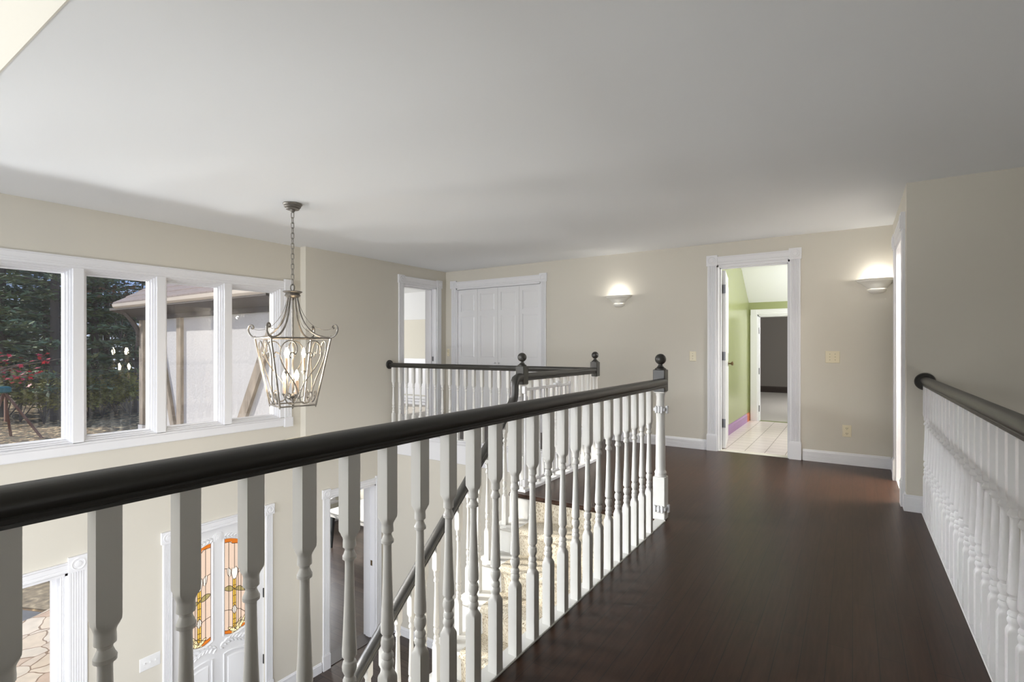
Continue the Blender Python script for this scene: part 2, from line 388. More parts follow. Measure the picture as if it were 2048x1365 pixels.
b = MB(); b.box(-2.30, -1.0, 3.53, 3.62, GZ, -.285)
struct(b, 'wall_stair_back', M['wall'], 'pale wall under the landing behind the top of the staircase', 'wall', 0)
# ceilings
b = MB(); b.box(-5.62, 3.75, .625, BY+.2, HC, HC+.12)
struct(b, 'ceiling', M['ceil'], 'flat white ceiling over the bridge and hall', 'ceiling', 0)
b2 = wallpanel(FY(.618), -5.7, 3.75, HC-.002, 4.5, .006, [])
struct(b2, 'wall_header', M['wall'], 'beige wall rising above the edge of the flat ceiling', 'wall', 0)
b = MB(); b.box(-5.7, 3.75, -5.3, .75, 4.5, 4.6)
struct(b, 'ceiling_high', M['ceil'], 'high white ceiling behind the viewer', 'ceiling', 0)
struct(wallpanel(FX(3.6, -1), -5.2, 4.665, GZ-.2, 4.5, .1, []), 'wall_far_right', M['wall'], 'beige outer wall of the room below the right railing', 'wall', 0)
struct(wallpanel(FY(-5.1, 1), -5.5, 3.65, GZ-.2, 4.5, .1, [(-4.6, -.4, GZ+.9, 3.6), (.2, 3.2, GZ+.9, 3.6)]), 'wall_behind', M['wall'], 'beige wall with tall windows behind the viewer', 'wall', 0)
struct(wallpanel(FY(-1.3, 1), -1.9, 3.6, -.28, 4.5, .12, []), 'wall_light_blocker', M['wall'], 'unseen beige wall behind the viewer, added to shade the right wall', 'wall', 0)  # unseen wall added to keep great room light off the right wall
# floors
b = MB()
b.box(-1.057, .41, -1.3, 4.665, -.02, 0); b.box(-1.057, .325, 4.665, BY+.02, -.02, 0)
b.box(-2.31, -1.057, 3.50, BY+.02, -.02, 0); b.box(JX-.02, -2.31, 5.04, BY+.02, -.02, 0)
struct(b, 'floor', M['floor'], 'dark espresso wood floor of the bridge and hall', 'floor', 0)
b = MB()
b.box(-1.10, .45, -1.3, 4.665, -.28, -.021); b.box(-1.12, .45, 4.664, BY, -.28, -.021); b.box(-2.31, -1.1, 3.50, BY, -.28, -.021); b.box(JX, -2.31, 5.005, BY, -.28, -.021)
struct(b, 'floor_joists', M['trim'], 'white boxed floor edge beneath the dark boards', 'floor', 0)
b = MB(); b.box(-5.6, 3.7, -5.2, 8.4, GZ-.05, GZ); b.box(-9.74, -5.6, 3.8, 8.4, GZ-.05, GZ)
struct(b, 'floor_lower', M['floor_low'], 'brown wood floor of the ground storey', 'floor', 0)
# nosing along the stair head
b = MB(); sec = [(3.51, -.002), (3.51, -.034), (3.475, -.034), (3.467, -.028), (3.463, -.017), (3.467, -.006), (3.475, 0), (3.505, 0)]
b.prism(sec, -2.33, -1.1, lambda y, z, x: (x, y, z))
struct(b, 'trim_1', M['floor'], 'dark rounded nosing at the head of the stairs', 'trim')
# hall edge mouldings under the far railing
b = MB(); sec = [(5.005, .022), (4.955, .022), (4.95, .012), (4.955, .002), (4.965, -.006), (4.97, -.03), (4.985, -.05), (4.99, -.28), (5.005, -.28)]
b.prism(sec, JX, -2.30, lambda y, z, x: (x, y, z)); b.box(JX, -2.30, 5.0, 5.045, -.02, .022)
struct(b, 'trim_2', M['trim'], 'white moulded ledge carrying the far railing', 'trim')
b = MB(); sec = [(-2.215, .022), (-2.215, 0), (-2.31, 0), (-2.315, -.05), (-2.325, -.28), (-2.335, -.28), (-2.335, .022)]
b.prism(sec, 3.53, 4.96, lambda x, z, y: (x, y, z))
struct(b, 'trim_3', M['trim'], 'white ledge under the short landing railing', 'trim')

baseboard('baseboard_back', FY(BY), -3.515, -1.40, 0, 'white baseboard on the back wall between closet and doorway')
baseboard('baseboard_back_right', FY(BY), -.436, .309, 0, 'white baseboard right of the fluted doorway')
baseboard('baseboard_right', FY(4.665), .309, 3.6, 0, 'white baseboard at the foot of the shaded right wall')
baseboard('baseboard_right_side', FX(.325, -1), 5.79, BY-.016, 0, 'short white baseboard stub beyond the side doorway')
baseboard('baseboard_right_corner', FX(.325, -1), 4.66, 4.752, 0, 'tiny white baseboard return at the wall corner')
baseboard('baseboard_left', FX(WX), 1.66, 2.2, GZ, 'white baseboard left of the front door')
baseboard('baseboard_left_foyer', FX(WX), 3.37, 3.68, GZ, 'white baseboard right of the front door')
baseboard('baseboard_left_recess', FX(JX), 3.68, 3.89, GZ, 'white baseboard beside the ground floor doorway')
baseboard('baseboard_foyer', FY(5.0), JX, -2.3, GZ, 'white baseboard under the pale foyer wall')

# ------------------------------------------------------------------ window_1 : row of tall panes
W1 = thing('window_1', (WX, 1.6, .28), 'long white window row of tall fixed panes over the foyer', 'window', None, 'structure')
fr = FX(WX)
m = MB()
hsec = [(1.85, -.02), (1.85, .010), (1.856, .018), (1.872, .018), (1.876, .014), (1.888, .014), (1.892, .018), (1.93, .018), (1.936, .026), (1.943, .026), (1.943, 0)]
m.prism(hsec, MUL[0]-.1, MUL[-1]+.02, lambda z, w, a: fr(a, z, w)); m.build('head_casing', M['trim'], W1, 20)
m = MB(); ssec = [(.372, -.02), (.372, .024), (.364, .026), (.35, .016), (.285, .016), (.277, .012), (.277, 0)]
m.prism(ssec, MUL[0]-.1, MUL[-1]+.02, lambda z, w, a: fr(a, z, w)); m.build('sill_casing', M['trim'], W1, 20)
for a in (MUL[0]-.1, MUL[-1]+.016):
    m = MB(); m.prism([(a+x, y) for x, y in flutes(.09, .02, 3)], .37, 1.85, lambda q, w, z: fr(q, z, w)); m.build('casing', M['trim'], W1, 20)
    m = MB(); m.box(a-.004, a+.098, 1.842, 1.965, 0, .03, fr); m.build('corner_block', M['trim'], W1)
    m = MB(); m.box(a-.004, a+.098, .265, .372, 0, .03, fr); m.build('corner_block', M['trim'], W1)
m = MB()
m.box(MUL[0]-.02, MUL[-1]+.02, 1.845, 1.87, -.16, .005, fr); m.box(MUL[0]-.02, MUL[-1]+.02, .35, .376, -.16, .012, fr)
for y in MUL: m.box(y-.037, y+.037, .37, 1.85, -.16, .012, fr)
m.build('frame', M['trim'], W1)
for k in range(6):
    a0, a1 = MUL[k]+.037, MUL[k+1]-.037
    def ring(mm, e0, e1, w0, w1):
        z0, z1 = .376, 1.845
        for (p, q, r, s) in ((a0+e0, a0+e1, z0+e0, z1-e0), (a1-e1, a1-e0, z0+e0, z1-e0), (a0+e1, a1-e1, z0+e0, z0+e1), (a0+e1, a1-e1, z1-e1, z1-e0)):
            mm.box(p, q, r, s, w0, w1, fr)
    m = MB(); ring(m, 0, .013, -.13, -.012); ring(m, .013, .026, -.13, -.034); ring(m, .026, .0385, -.13, -.06); ring(m, .0385, .041, -.115, -.09)
    s_ = m.build('sash', M['trim'], W1)
    m = MB(); m.box(a0+.036, a1-.036, .412, 1.809, -.106, -.101, fr); m.build('pane', M['glass'], s_)

# ------------------------------------------------------------------ upper doorways
D1 = thing('door_1', (-5.35, 5.6, 0), 'open white doorway in the left corner leading to a bright cream room', 'doorway', None, 'structure')
casing(D1, FX(JX), 5.245, 5.955, 0, 2.097, .092, hw=.105, blk=.118, fl=4, depth=.22, rose=True)
m = MB(); m.box(5.934, 5.938, .97, 1.04, -.075, -.045, FX(JX)); m.build('strike_plate', M['hinge'], D1)
D2 = thing('door_2', (-4.37, BY, 0), 'white panelled closet doors in the back wall', 'closet door', None, 'structure')
casing(D2, FY(BY), -5.136, -3.611, 0, 2.094, .088, hw=.10, blk=.118, fl=4, depth=.14)
cw = (5.136-3.611-.03)/4
for k in range(4):
    a0 = -5.136+.012+cw*k+.003*k; a1 = a0+cw
    m = MB(); f2 = FY(BY+.035)
    m.box(a0, a1, .012, 2.068, -.035, -.010, f2)
    st = .055
    rails = [(.012, .20), (.93, 1.02), (1.66, 1.73), (2.0, 2.068)]
    m.box(a0, a0+st, .012, 2.068, -.012, 0, f2); m.box(a1-st, a1, .012, 2.068, -.012, 0, f2)
    for r0, r1 in rails: m.box(a0+st, a1-st, r0, r1, -.012, 0, f2)
    for r0, r1 in ((.20, .93), (1.02, 1.66), (1.73, 2.0)):
        p = .012
        m.rings([[f2(a0+st+q, r0+q, d), f2(a1-st-q, r0+q, d), f2(a1-st-q, r1-q, d), f2(a0+st+q, r1-q, d)] for q, d in ((p, -.0105), (p+.014, -.0045), (p+.016, -.0045))])
    lf = m.build('leaf', M['door_white'], D2, 20)
    if k in (1, 2):
        kx = a1-.03 if k == 1 else a0+.03
        m = MB(); m.sphere((kx, BY-.012, .95), .016, 12, 8); m.tube([(kx, BY+.04, .95), (kx, BY-.01, .95)], .007, 8); m.build('knob', M['trim'], lf)
D3 = thing('door_3', (-.92, BY, 0), 'fluted white doorway in the back wall opening to a green tiled room', 'doorway', None, 'structure')
casing(D3, FY(BY), -1.290, -.553, 0, 2.112, .1, hw=.10, blk=.118, fl=5, depth=.16)
D3d = thing('open_door', (-1.262, BY+.145, 0), 'white door swung inward on dark hinges, seen edge on in the fluted doorway', 'door')
TH = math.radians(8.5)
def rd(x, y, z):
    dx, dy = x+1.262, y-BY-.15
    return (-1.262+dx*math.cos(TH)-dy*math.sin(TH), BY+.15+dx*math.sin(TH)+dy*math.cos(TH), z)
m = MB(); m.box(-1.262, -1.226, BY+.15, BY+.90, .012, 2.075, rd)
for r0, r1 in ((.2, .95), (1.1, 1.95)):
    for b0, b1 in ((BY+.25, BY+.49), (BY+.57, BY+.81)):
        m.rings([[rd(-1.226+d, b0+q, r0+q), rd(-1.226+d, b1-q, r0+q), rd(-1.226+d, b1-q, r1-q), rd(-1.226+d, b0+q, r1-q)] for q, d in ((0, 0), (.006, .006), (.02, .008), (.03, .002), (.035, .002))])
lf = m.build('door_panel', M['door_white'], D3d, 20)
for z in (1.86, 1.08, .30):
    m = MB(); m.box(-1.262, -1.225, BY+.147, BY+.150, z-.05, z+.05); m.tube([(-1.268, BY+.143, z-.055), (-1.268, BY+.143, z+.055)], .008, 8); m.box(-1.285, -1.262, BY+.141, BY+.146, z-.05, z+.05)
    m.build('hinge', M['hinge'], D3d)
kn = MB(); ky = BY+.84
kn.lathe([(.0, .0), (.026, 0), (.027, .004), (.010, .008), (.009, .03), (.016, .036), (.026, .045), (.026, .056), (.016, .064), (0, .066)], (0, 0), 16, fr=lambda x, y, z: rd(-1.226+z, ky+x, .975+y))
kn.build('door_knob', M['brass'], D3d)
D4 = thing('door_4', (.325, 5.26, 0), 'white cased side doorway seen edge on at the right corner', 'doorway', None, 'structure')
casing(D4, FX(.325, -1), 4.87, 5.66, 0, 2.06, .1, hw=.11, blk=.125, fl=5, depth=.14)
b = MB(); b.box(.466, 2.6, 4.81, BY, -.05, 0); struct(b, 'floor_side_room', M['carpet_grey'], 'carpet of the unseen room added behind the side doorway to light the hall', 'floor', 0)  # unseen room added so its lamp can light the hall
b = MB(); b.box(2.5, 2.6, 4.81, BY+.1, 0, 2.5); b.box(.5, 2.6, BY+.001, BY+.1, 0, 2.5); b.box(.466, 2.6, 4.806, 4.82, 0, 2.5); struct(b, 'wall_side_room', M['taupe'], 'taupe walls of the unseen room added behind the side doorway', 'wall', 0)  # wall tone lowered to weaken the lamp's reflection in the panes

# ------------------------------------------------------------------ railings
HB = .019
def bal_profile(L, top, bot):
    """(R(z)) list: square blocks of length bot at the foot, top at the head, turning between; L total"""
    T = [(0, .016), (.004, .0160), (.012, .0165), (.022, .0165), (.025, .0125), (.031, .0112), (.042, .0150), (.047, .0175), (.055, .0172), (.058, .0125), (.063, .0112),
         (.07, .0112), (.13, .0122), (.20, .0142), (.27, .0168), (.305, .0186), (.322, .0186), (.330, .0135), (.336, .0125), (.339, .0165), (.352, .0188), (.362, .0180), (.374, .0132),
         (.379, .0115), (.384, .0148), (.389, .0168), (.397, .0168), (.401, .0135), (.405, .0160), (.413, .0182), (.420, .0176), (.427, .0150), (.431, .0150)]
    k = (L-top-bot)/.431
    out = []
    for z, r in T: out.append((L-top-z*k, r))
    pre = [(L, .03), (L-top+.028, .03), (L-top+.02, .0262), (L-top+.012, .0215), (L-top+.005, .0175)]
    post = [(bot-.005, .0172), (bot-.011, .0205), (bot-.018, .0250), (bot-.024, .03), (0, .03)]
    return pre+out+post
def baluster_mesh(L, top, bot, sc=1):
    mb = MB(); rs = []
    for z, R in bal_profile(L, top, bot):
        ring = []
        for j in range(24):
            t = 2*PI*j/24
            q = HB/max(abs(math.cos(t)), abs(math.sin(t)))
            r = min(q, R)*sc
            ring.append((r*math.cos(t), r*math.sin(t), z))
        rs.append(ring)
    mb.rings(rs[::-1])
    return mb
RSEC = [(-.012, 0), (-.020, .002), (-.021, .010), (-.027, .014), (-.029, .022), (-.026, .026), (-.031, .034), (-.034, .046), (-.033, .058), (-.027, .069), (-.016, .0765), (0, .079),
        (.016, .0765), (.027, .069), (.033, .058), (.034, .046), (.031, .034), (.026, .026), (.029, .022), (.027, .014), (.021, .010), (.020, .002), (.012, 0)]
RSEC = [(x, (z+.012)*.82-.012*.0) if z < 0 else (x, z*.82) for x, z in RSEC]
def rail_path(pts, name, parent, sc=1):
    """moulded handrail swept along pts (underside centre line); profile stays upright"""
    mb = MB(); rs = []; N = len(pts); P = [Vector(p) for p in pts]
    for i, p in enumerate(P):
        d = ((P[i+1]-p).normalized() if i < N-1 else Vector((0, 0, 0)))+((p-P[i-1]).normalized() if i else Vector((0, 0, 0)))
        d.normalize()
        side = Vector((d.y, -d.x, 0))
        if side.length < .05: side = SIDE
        side.normalize(); up = side.cross(d)
        if up.z < 0 and abs(up.z) > .01: up = -up
        rs.append([p+side*x*sc+up*z*sc for x, z in RSEC])
    mb.rings(rs)
    return mb.build(name, M['rail_dark'], parent, 40)
SIDE = Vector((1, 0, 0))
def newel(parent, x, y, w=.082, face='Y', straps=True, base=0):
    h = w/2; z0 = base
    m = MB()
    m.bevbox(x-h, x+h, y-h, y+h, z0, z0+.292, .003)
    m.lathe([(h-.002, z0+.292), (h-.002, z0+.30), (h*.9, z0+.306), (h*.98, z0+.314), (h*.98, z0+.322), (h*.86, z0+.330), (h*.80, z0+.338), (h*.82, z0+.36), (h*.72, z0+.70), (h*.68, z0+.80), (h*.66, z0+.84), (h*.76, z0+.858), (h*.80, z0+.870)], (x, y), 24)
    m.bevbox(x-h*.86, x+h*.86, y-h*.86, y+h*.86, z0+.868, z0+.878, .002)
    post = m.build('newel_post', M['rail_white'], parent)
    m = MB(); m.bevbox(x-h, x+h, y-h, y+h, z0+.876, z0+1.028, .004)
    m.build('newel_block', M['rail_dark'], post)
    m = MB(); zb = z0+1.026
    m.lathe([(.038, zb), (.038, zb+.007), (.034, zb+.011), (.028, zb+.014), (.018, zb+.026), (.0145, zb+.034), (.0145, zb+.038), (.018, zb+.040)], (x, y), 20)
    m.sphere((x, y, zb+.073), .0375, 20, 14)
    m.build('ball_finial', M['rail_dark'], post)
    if straps:
        for zc in (.755, .078):
            m = MB(); r = h*.80 if zc > .4 else h+.002
            m.bevbox(x-r-.006, x+r+.006, y-r-.006, y+r+.006, z0+zc-.012, z0+zc+.012, .003)
            for q in (-.55, .05, .6):
                m.bevbox(x+r*q-.007, x+r*q+.007, y-r-.016, y-r-.004, z0+zc-.024, z0+zc+.024, .002)
            m.bevbox(x+r+.004, x+r+.02, y-.012, y+.012, z0+zc-.028, z0+zc+.026, .003)
            for q in (-.014, .014): m.tube([(x+r*.05, y-r-.018, z0+zc+q), (x+r*.05, y-r-.014, z0+zc+q)], .004, 8)
            tag(m.build('strap_bracket', M['trim'], post), 'white screwed strap bracket clamped round the newel')
    return post
BM = baluster_mesh(.906, .218, .286)
def rail_rosette(parent, fr, a, z, r=.062):
    m = MB(); rs = []
    for q, d in ((1, 0), (1, .010), (.94, .016), (.86, .016), (.82, .012), (.1, .012)):
        rs.append([fr(a+r*q*math.cos(2*PI*k/28), z+r*q*math.sin(2*PI*k/28), d) for k in range(28)])
    m.rings(rs); return m.build('rosette', M['rail_dark'], parent)

# near railing (left of the bridge)
NR = thing('near_railing', (-1.08, 1.5, 0), 'white baluster railing with dark handrail along the left of the bridge, closest in view', 'railing')
rail_path([(-1.08, -1.17, .904), (-1.08, 3.49, .904)], 'handrail', NR)
m = MB(); m.bevbox(-1.128, -1.058, -1.17, 3.485, -.02, .006, .003); m.build('shoe_rail', M['rail_white'], NR)
src = None
for k in range(-11, 23):
    y = .351+.1297*k
    loc = Vector((-1.08, y, 0))-NR.location
    if src is None:
        src = BM.build('baluster', M['rail_white'], NR, 30, org=(0, 0, 0)); src.location = loc
    else: inst(src, 'baluster', NR, loc)
newel(NR, -1.105, 3.52)
BAL = src
# right railing
RR = thing('right_railing', (.436, 3, 0), 'white baluster railing running from the right wall along the bridge edge', 'railing')
rail_path([(.436, -1.17, .904), (.436, 4.655, .904)], 'handrail', RR)
rail_rosette(RR, FY(4.665), .43, .937)
m = MB(); m.bevbox(.409, .475, -1.17, 4.648, -.02, .005, .003); m.build('shoe_rail', M['rail_white_lit'], RR)
rb0 = BM.build('baluster', M['rail_white_lit'], RR, 30, org=(0, 0, 0)); rb0.location = Vector((.433, 4.60, 0))-RR.location
y = 4.60-.1297
while y > -1.15:
    inst(rb0, 'baluster', RR, Vector((.433, y, 0))-RR.location); y -= .1297
# far hall railing
HR = thing('hall_railing', (-3.8, 5.0, 0), 'long white railing with dark handrail from the left wall, in front of the closet', 'railing')
rail_path([(JX+.01, 5.0, .904), (-2.30, 5.0, .904)], 'handrail', HR)
rail_rosette(HR, FX(JX), 4.985, .945)
nb = 23
HBM = baluster_mesh(.884, .218, .266)
h0 = HBM.build('baluster', M['rail_white'], HR, 30, org=(0, 0, 0))
for k in range(nb):
    loc = Vector((-5.285+.1275*k, 5.0, .022))-HR.location
    if k == 0: h0.location = loc
    else: inst(h0, 'baluster', HR, loc)
# landing railing between the two far newels
LR = thing('landing_railing', (-2.27, 4.2, 0), 'short railing between two ball-topped newels at the stair head', 'railing')
rail_path([(-2.27, 3.59, .904), (-2.27, 4.98, .904)], 'handrail', LR)
for k in range(10): inst(h0, 'baluster', LR, Vector((-2.27, 3.70+.1285*k, .022))-LR.location)
newel(LR, -2.27, 3.57, .078); newel(LR, -2.27, 5.01, .078, straps=False)

# ------------------------------------------------------------------ staircase
RISE, RUN, NST = GZ/-14, .226, 14
ST = thing('staircase', (-1.7, 2.0, GZ), 'white staircase with a beige carpet runner descending toward the viewer beside the bridge', 'staircase', None)
XL, XR = -2.33, -1.10
YT = 3.485
for k in range(1, NST):
    zt = -RISE*k; y1 = YT-RUN*(k-1); y0 = YT-RUN*k
    m = MB(); sec = [(y1, zt-.001), (y1, zt-.028), (y0-.018, zt-.028), (y0-.026, zt-.021), (y0-.028, zt-.014), (y0-.026, zt-.007), (y0-.018, zt), (y1-.002, zt)]
    m.prism(sec, XL, XR, lambda y, z, x: (x, y, z)); m.build('tread', M['rail_white'], ST)
for k in range(1, NST+1):
    m = MB(); y = YT-RUN*(k-1); m.box(-2.285, XR, y, y+.015, -RISE*k, -RISE*(k-1)-.029); m.build('riser', M['rail_white'], ST)
poly = []
for k in range(1, NST):
    poly += [(YT-RUN*(k-1)+.012, -RISE*k-.03), (YT-RUN*k+.012, -RISE*k-.03)]
poly = [(YT+.012, -.034)]+poly+[(YT-RUN*13+.012, GZ), (YT+.012, GZ)]
m = MB()
for i in range(1, len(poly)-2, 2):
    pass
for k in range(0, NST):
    ya, yb = YT-RUN*k+.012, YT-RUN*(k-1)+.012 if k else YT+.04
    if k == 0: continue
    m.box(-2.29, -2.25, ya, yb, GZ, -RISE*k-.0285)
m.build('stringer', M['trim'], ST)
path = [(YT-.006, -.036)]
for k in range(1, NST):
    zt = -RISE*k; y1 = YT-RUN*(k-1); y0 = YT-RUN*k
    path += [(y1-.006, zt+.014), (y1-.02, zt+.006), (y0-.015, zt+.006), (y0-.032, zt-.002), (y0-.036, zt-.014), (y0-.03, zt-.03), (y0-.012, zt-.04)]
m = MB(); n = len(path)
for i in range(n-1):
    pass
off = []
for i, (y, z) in enumerate(path):
    a = Vector((path[max(0, i-1)][0], path[max(0, i-1)][1])); c = Vector((path[min(n-1, i+1)][0], path[min(n-1, i+1)][1])); d = (c-a).normalized()
    off.append((y-d.y*-.008*-1, z+d.x*-.008))
rs = []
for (y, z), (y2, z2) in zip(path, off):
    rs.append([(-2.10, y, z), (-1.24, y, z), (-1.24, y2, z2), (-2.10, y2, z2)])
m.rings(rs); tag(m.build('carpet_runner', M['carpet'], ST, 50), 'looped beige carpet runner')
# stair railing
SR = thing('stair_railing', (-2.25, 2.2, -1.2), 'dark sloping handrail with white balusters descending the open side of the stairs', 'railing')
sl = RISE/RUN
def zr(y): return .575-(3.285-y)*sl                # underside of the sloping rail
goo = [(3.54, .904), (3.505, .904), (3.488, .898), (3.478, .882), (3.475, .855), (3.473, .80), (3.462, .755), (3.44, zr(3.44)+.008), (3.40, zr(3.40)), (3.34, zr(3.34))]
pts = [(-2.262, y, z) for y, z in goo]+[(-2.25, .75, zr(.75))]
rail_path(pts, 'handrail', SR)
j = 0
meshes = {}
for k in range(1, 13):
    zt = -RISE*k; y0 = YT-RUN*k
    for q in (.04, .04+RUN/2):
        y = y0+q
        L = zr(y)-zt+.012
        key = round(L, 3)
        if key not in meshes:
            o = baluster_mesh(L, L-.70+(.0 if q < .1 else .0), .235).build('baluster', M['rail_white'], SR, 30, org=(0, 0, 0)); o.location = Vector((-2.255, y, zt))-SR.location; meshes[key] = o
        else: inst(meshes[key], 'baluster', SR, Vector((-2.255, y, zt))-SR.location)
# ------------------------------------------------------------------ safety gate
SG = thing('safety_gate', (-2.16, 3.85, 0), 'thin white barred safety gate folded back against the landing railing', 'gate')
m = MB(); gx = -2.165
for z in (.845, .105): m.bevbox(gx-.009, gx+.009, 3.45, 4.23, z-.011, z+.011, .003)
for y in (3.45, 4.22): m.bevbox(gx-.009, gx+.009, y-.009, y+.012, .07, .87, .003)
m.build('gate_frame', M['trim'], SG)
for k in range(9):
    y = 3.525+.077*k
    m = MB(); m.tube([(gx, y, .11), (gx, y, .84)], .006, 8); m.build('bar', M['trim'], SG)
m = MB(); m.bevbox(gx-.013, gx+.016, 3.93, 4.03, .852, .872, .004); m.bevbox(gx+.004, gx+.022, 3.96, 3.985, .84, .89, .003); m.tube([(gx+.012, 4.0, .875), (gx+.012, 4.0, .885)], .006, 8)
m.build('latch', M['trim'], SG)
for z in (.845, .105):
    m = MB(); m.bevbox(gx-.015, gx+.015, 3.425, 3.455, z-.03, z+.03, .003); m.build('hinge', M['trim'], SG)

# ------------------------------------------------------------------ wall things
def sconce(x, z, label):
    S = thing('wall_sconce', (x, BY, z), label, 'wall lamp', 'plaster bowl sconces on the back wall')
    prof = [(.075, -.085), (.082, -.078), (.092, -.066), (.105, -.050), (.125, -.034), (.150, -.020), (.162, -.014), (.162, -.008), (.167, -.006), (.167, 0), (.173, .002), (.175, .010),
            (.166, .010), (.160, .002), (.145, -.012), (.118, -.030), (.098, -.048), (.084, -.064), (.070, -.080)]
    sq = lambda a, b, c: (x+a, BY+b*.62-.001, z+c)
    m = MB(); m.lathe(prof+[prof[0]], (0, 0), 28, PI, 2*PI, sq); m.build('bowl', M['plaster'], S, 30)
    m = MB(); prof2 = [(.064, -.092), (.072, -.090), (.077, -.096), (.074, -.108), (.060, -.122), (.038, -.132), (.012, -.136), (.010, -.130), (.036, -.126), (.056, -.116), (.068, -.104), (.066, -.096)]
    m.lathe(prof2+[prof2[0]], (0, 0), 24, PI, 2*PI, sq); m.build('lower_cup', M['plaster'], S, 30)
    m = MB(); m.box(x-.06, x+.06, BY-.012, BY-.001, z-.125, z-.01)
    m.tube([(x, BY-.01, z-.06), (x, BY-.045, z-.06), (x, BY-.045, z-.05)], .008, 8); m.build('back_plate', M['plaster'], S)
    m = MB(); m.sphere((x, BY-.045, z-.008), .014, 12, 8, 1.3); m.build('bulb', M['bulb_s'], S)
    for dz, e in ((.0, 1), ):
        l = bpy.data.lights.new('sconce light', 'POINT'); l.energy = SCONCE; l.color = (1, .96, .90); l.shadow_soft_size = .03
        o = bpy.data.objects.new('sconce_light', l); COL.objects.link(o); o.parent = S; o.location = (0, -.085, .0)
SCONCE = 2.8
M['bulb_s'] = emit('lit sconce bulb', (1, .9, .75), 6)
sconce(-2.466, 1.825, 'white plaster bowl sconce between the closet and the fluted doorway')
sconce(.20, 1.842, 'white plaster bowl sconce at the right end of the back wall, beside the side doorway')

def plate(name, fr, a, z, w, h, label, cat, m, toggles=1, outlet=False, grp=None, tri=False):
    p0 = fr(a, z, 0); T = thing(name, p0, label, cat, grp)
    mb = MB(); rs = []
    for q, d in ((0, 0), (0, .003), (.003, .006), (.006, .0065)):
        rs.append([fr(a-w/2+q, z-h/2+q, d), fr(a+w/2-q, z-h/2+q, d), fr(a+w/2-q, z+h/2-q, d), fr(a-w/2+q, z+h/2-q, d)])
    mb.rings(rs); mb.build('plate', m, T)
    if outlet:
        for dz in (.026, -.026):
            mb = MB(); mb.rings([[fr(a+.0165*math.cos(2*PI*k/20), z+dz+.0145*math.sin(2*PI*k/20), d) for k in range(20)] for d in (.006, .0085)]); s = mb.build('socket', m, T)
            mb = MB(); mb.box(a-.008, a-.005, z+dz-.002, z+dz+.009, .0085, .009, fr); mb.box(a+.005, a+.008, z+dz-.002, z+dz+.008, .0085, .009, fr); mb.box(a-.002, a+.002, z+dz-.011, z+dz-.006, .0085, .009, fr); mb.build('slot', M['slot'], s)
    else:
        for i in range(toggles):
            c = a+(i-(toggles-1)/2)*.046
            mb = MB(); mb.box(c-.005, c+.005, z-.012, z+.012, .006, .0075, fr); mb.rings([[fr(c-.004, z-.004+q*.008, .006+q*.012), fr(c+.004, z-.004+q*.008, .006+q*.012), fr(c+.004, z+.006+q*.006, .006+q*.012), fr(c-.004, z+.006+q*.006, .006+q*.012)] for q in (0, 1)])
            mb.build('toggle', m, T)
            for dz in (-.03, .03):
                mb = MB(); mb.rings([[fr(c+.003*math.cos(2*PI*k/10), z+dz+.003*math.sin(2*PI*k/10), d) for k in range(10)] for d in (.006, .0078)])
                mb.build('screw', M['slot'] if not tri else m, T)
plate('light_switch', FY(BY), -1.557, 1.078, .074, .115, 'single almond light switch left of the fluted doorway', 'light switch', M['plate'])
plate('light_switch', FY(BY), -.170, 1.083, .125, .120, 'wide almond double light switch right of the fluted doorway', 'light switch', M['plate'], 2)
plate('wall_outlet', FY(BY), -.047, .338, .076, .118, 'almond wall outlet low on the wall beside the right baseboard', 'outlet', M['plate'], outlet=True)
plate('light_switch', FY(BY), -5.316+.02, 1.10, .05, .115, 'pale light switch squeezed in the corner left of the closet', 'light switch', M['plate'])
plate('light_switch', FX(WX), 2.117, -1.75, .17, .122, 'white triple light switch left of the front door', 'light switch', M['plate_white'], 3, tri=True)

# ------------------------------------------------------------------ chandelier
CH = thing('lantern_chandelier', (-3.855, 2.529, HC), 'aged silver open lantern chandelier with scrolled cage hanging on a chain', 'chandelier')
cx, cy = -3.855, 2.529
m = MB(); m.lathe([(0, HC), (.074, HC), (.076, HC-.006), (.070, HC-.014), (.064, HC-.018), (.066, HC-.026), (.058, HC-.034), (.052, HC-.036), (.055, HC-.042), (.050, HC-.048), (.022, HC-.052), (.020, HC-.060), (.014, HC-.068), (.008, HC-.074), (0, HC-.076)], (cx, cy), 28)
m.build('canopy', M['metal'], CH)
def link(z, rot, L=.052, w=.0115, r=.0032):
    pts = []
    for k in range(16):
        t = 2*PI*k/16; a = math.cos(t)*w; b = math.sin(t)*w+(L/2-w)*(1 if math.sin(t) > 0 else -1)
        pts.append((cx+a*math.cos(rot), cy+a*math.sin(rot), z+b))
    return MB().tube(pts, r, 6, closed=True)
zc = HC-.095; i = 0; l0 = l1 = None
while zc > 1.70:
    if i < 2:
        o = link(zc, i*PI/2+.5).build('chain_link', M['metal'], CH)
        if i == 0: l0, z0_ = o, zc
        else: l1, z1_ = o, zc
    else:
        s_, zz = (l0, z0_) if i % 2 == 0 else (l1, z1_)
        inst(s_, 'chain_link', CH, (0, 0, zc-zz))
    zc -= .0425; i += 1
m = MB(); m.tube([(cx+.016*math.sin(2*PI*k/14)*(1 if k < 30 else 1)*math.cos(A), cy+.016*math.sin(2*PI*k/14)*math.sin(A), 1.675+.028*math.cos(2*PI*k/14)) for k in range(14)], .005, 8, closed=True); m.build('loop', M['metal'], CH)
m = MB(); m.lathe([(0, 1.650), (.01, 1.650), (.074, 1.644), (.076, 1.638), (.062, 1.630), (.054, 1.624), (.060, 1.614), (.062, 1.606), (.050, 1.598), (.044, 1.592), (.014, 1.588), (.012, 1.572), (0, 1.57)], (cx, cy), 28); m.build('hub', M['metal'], CH)
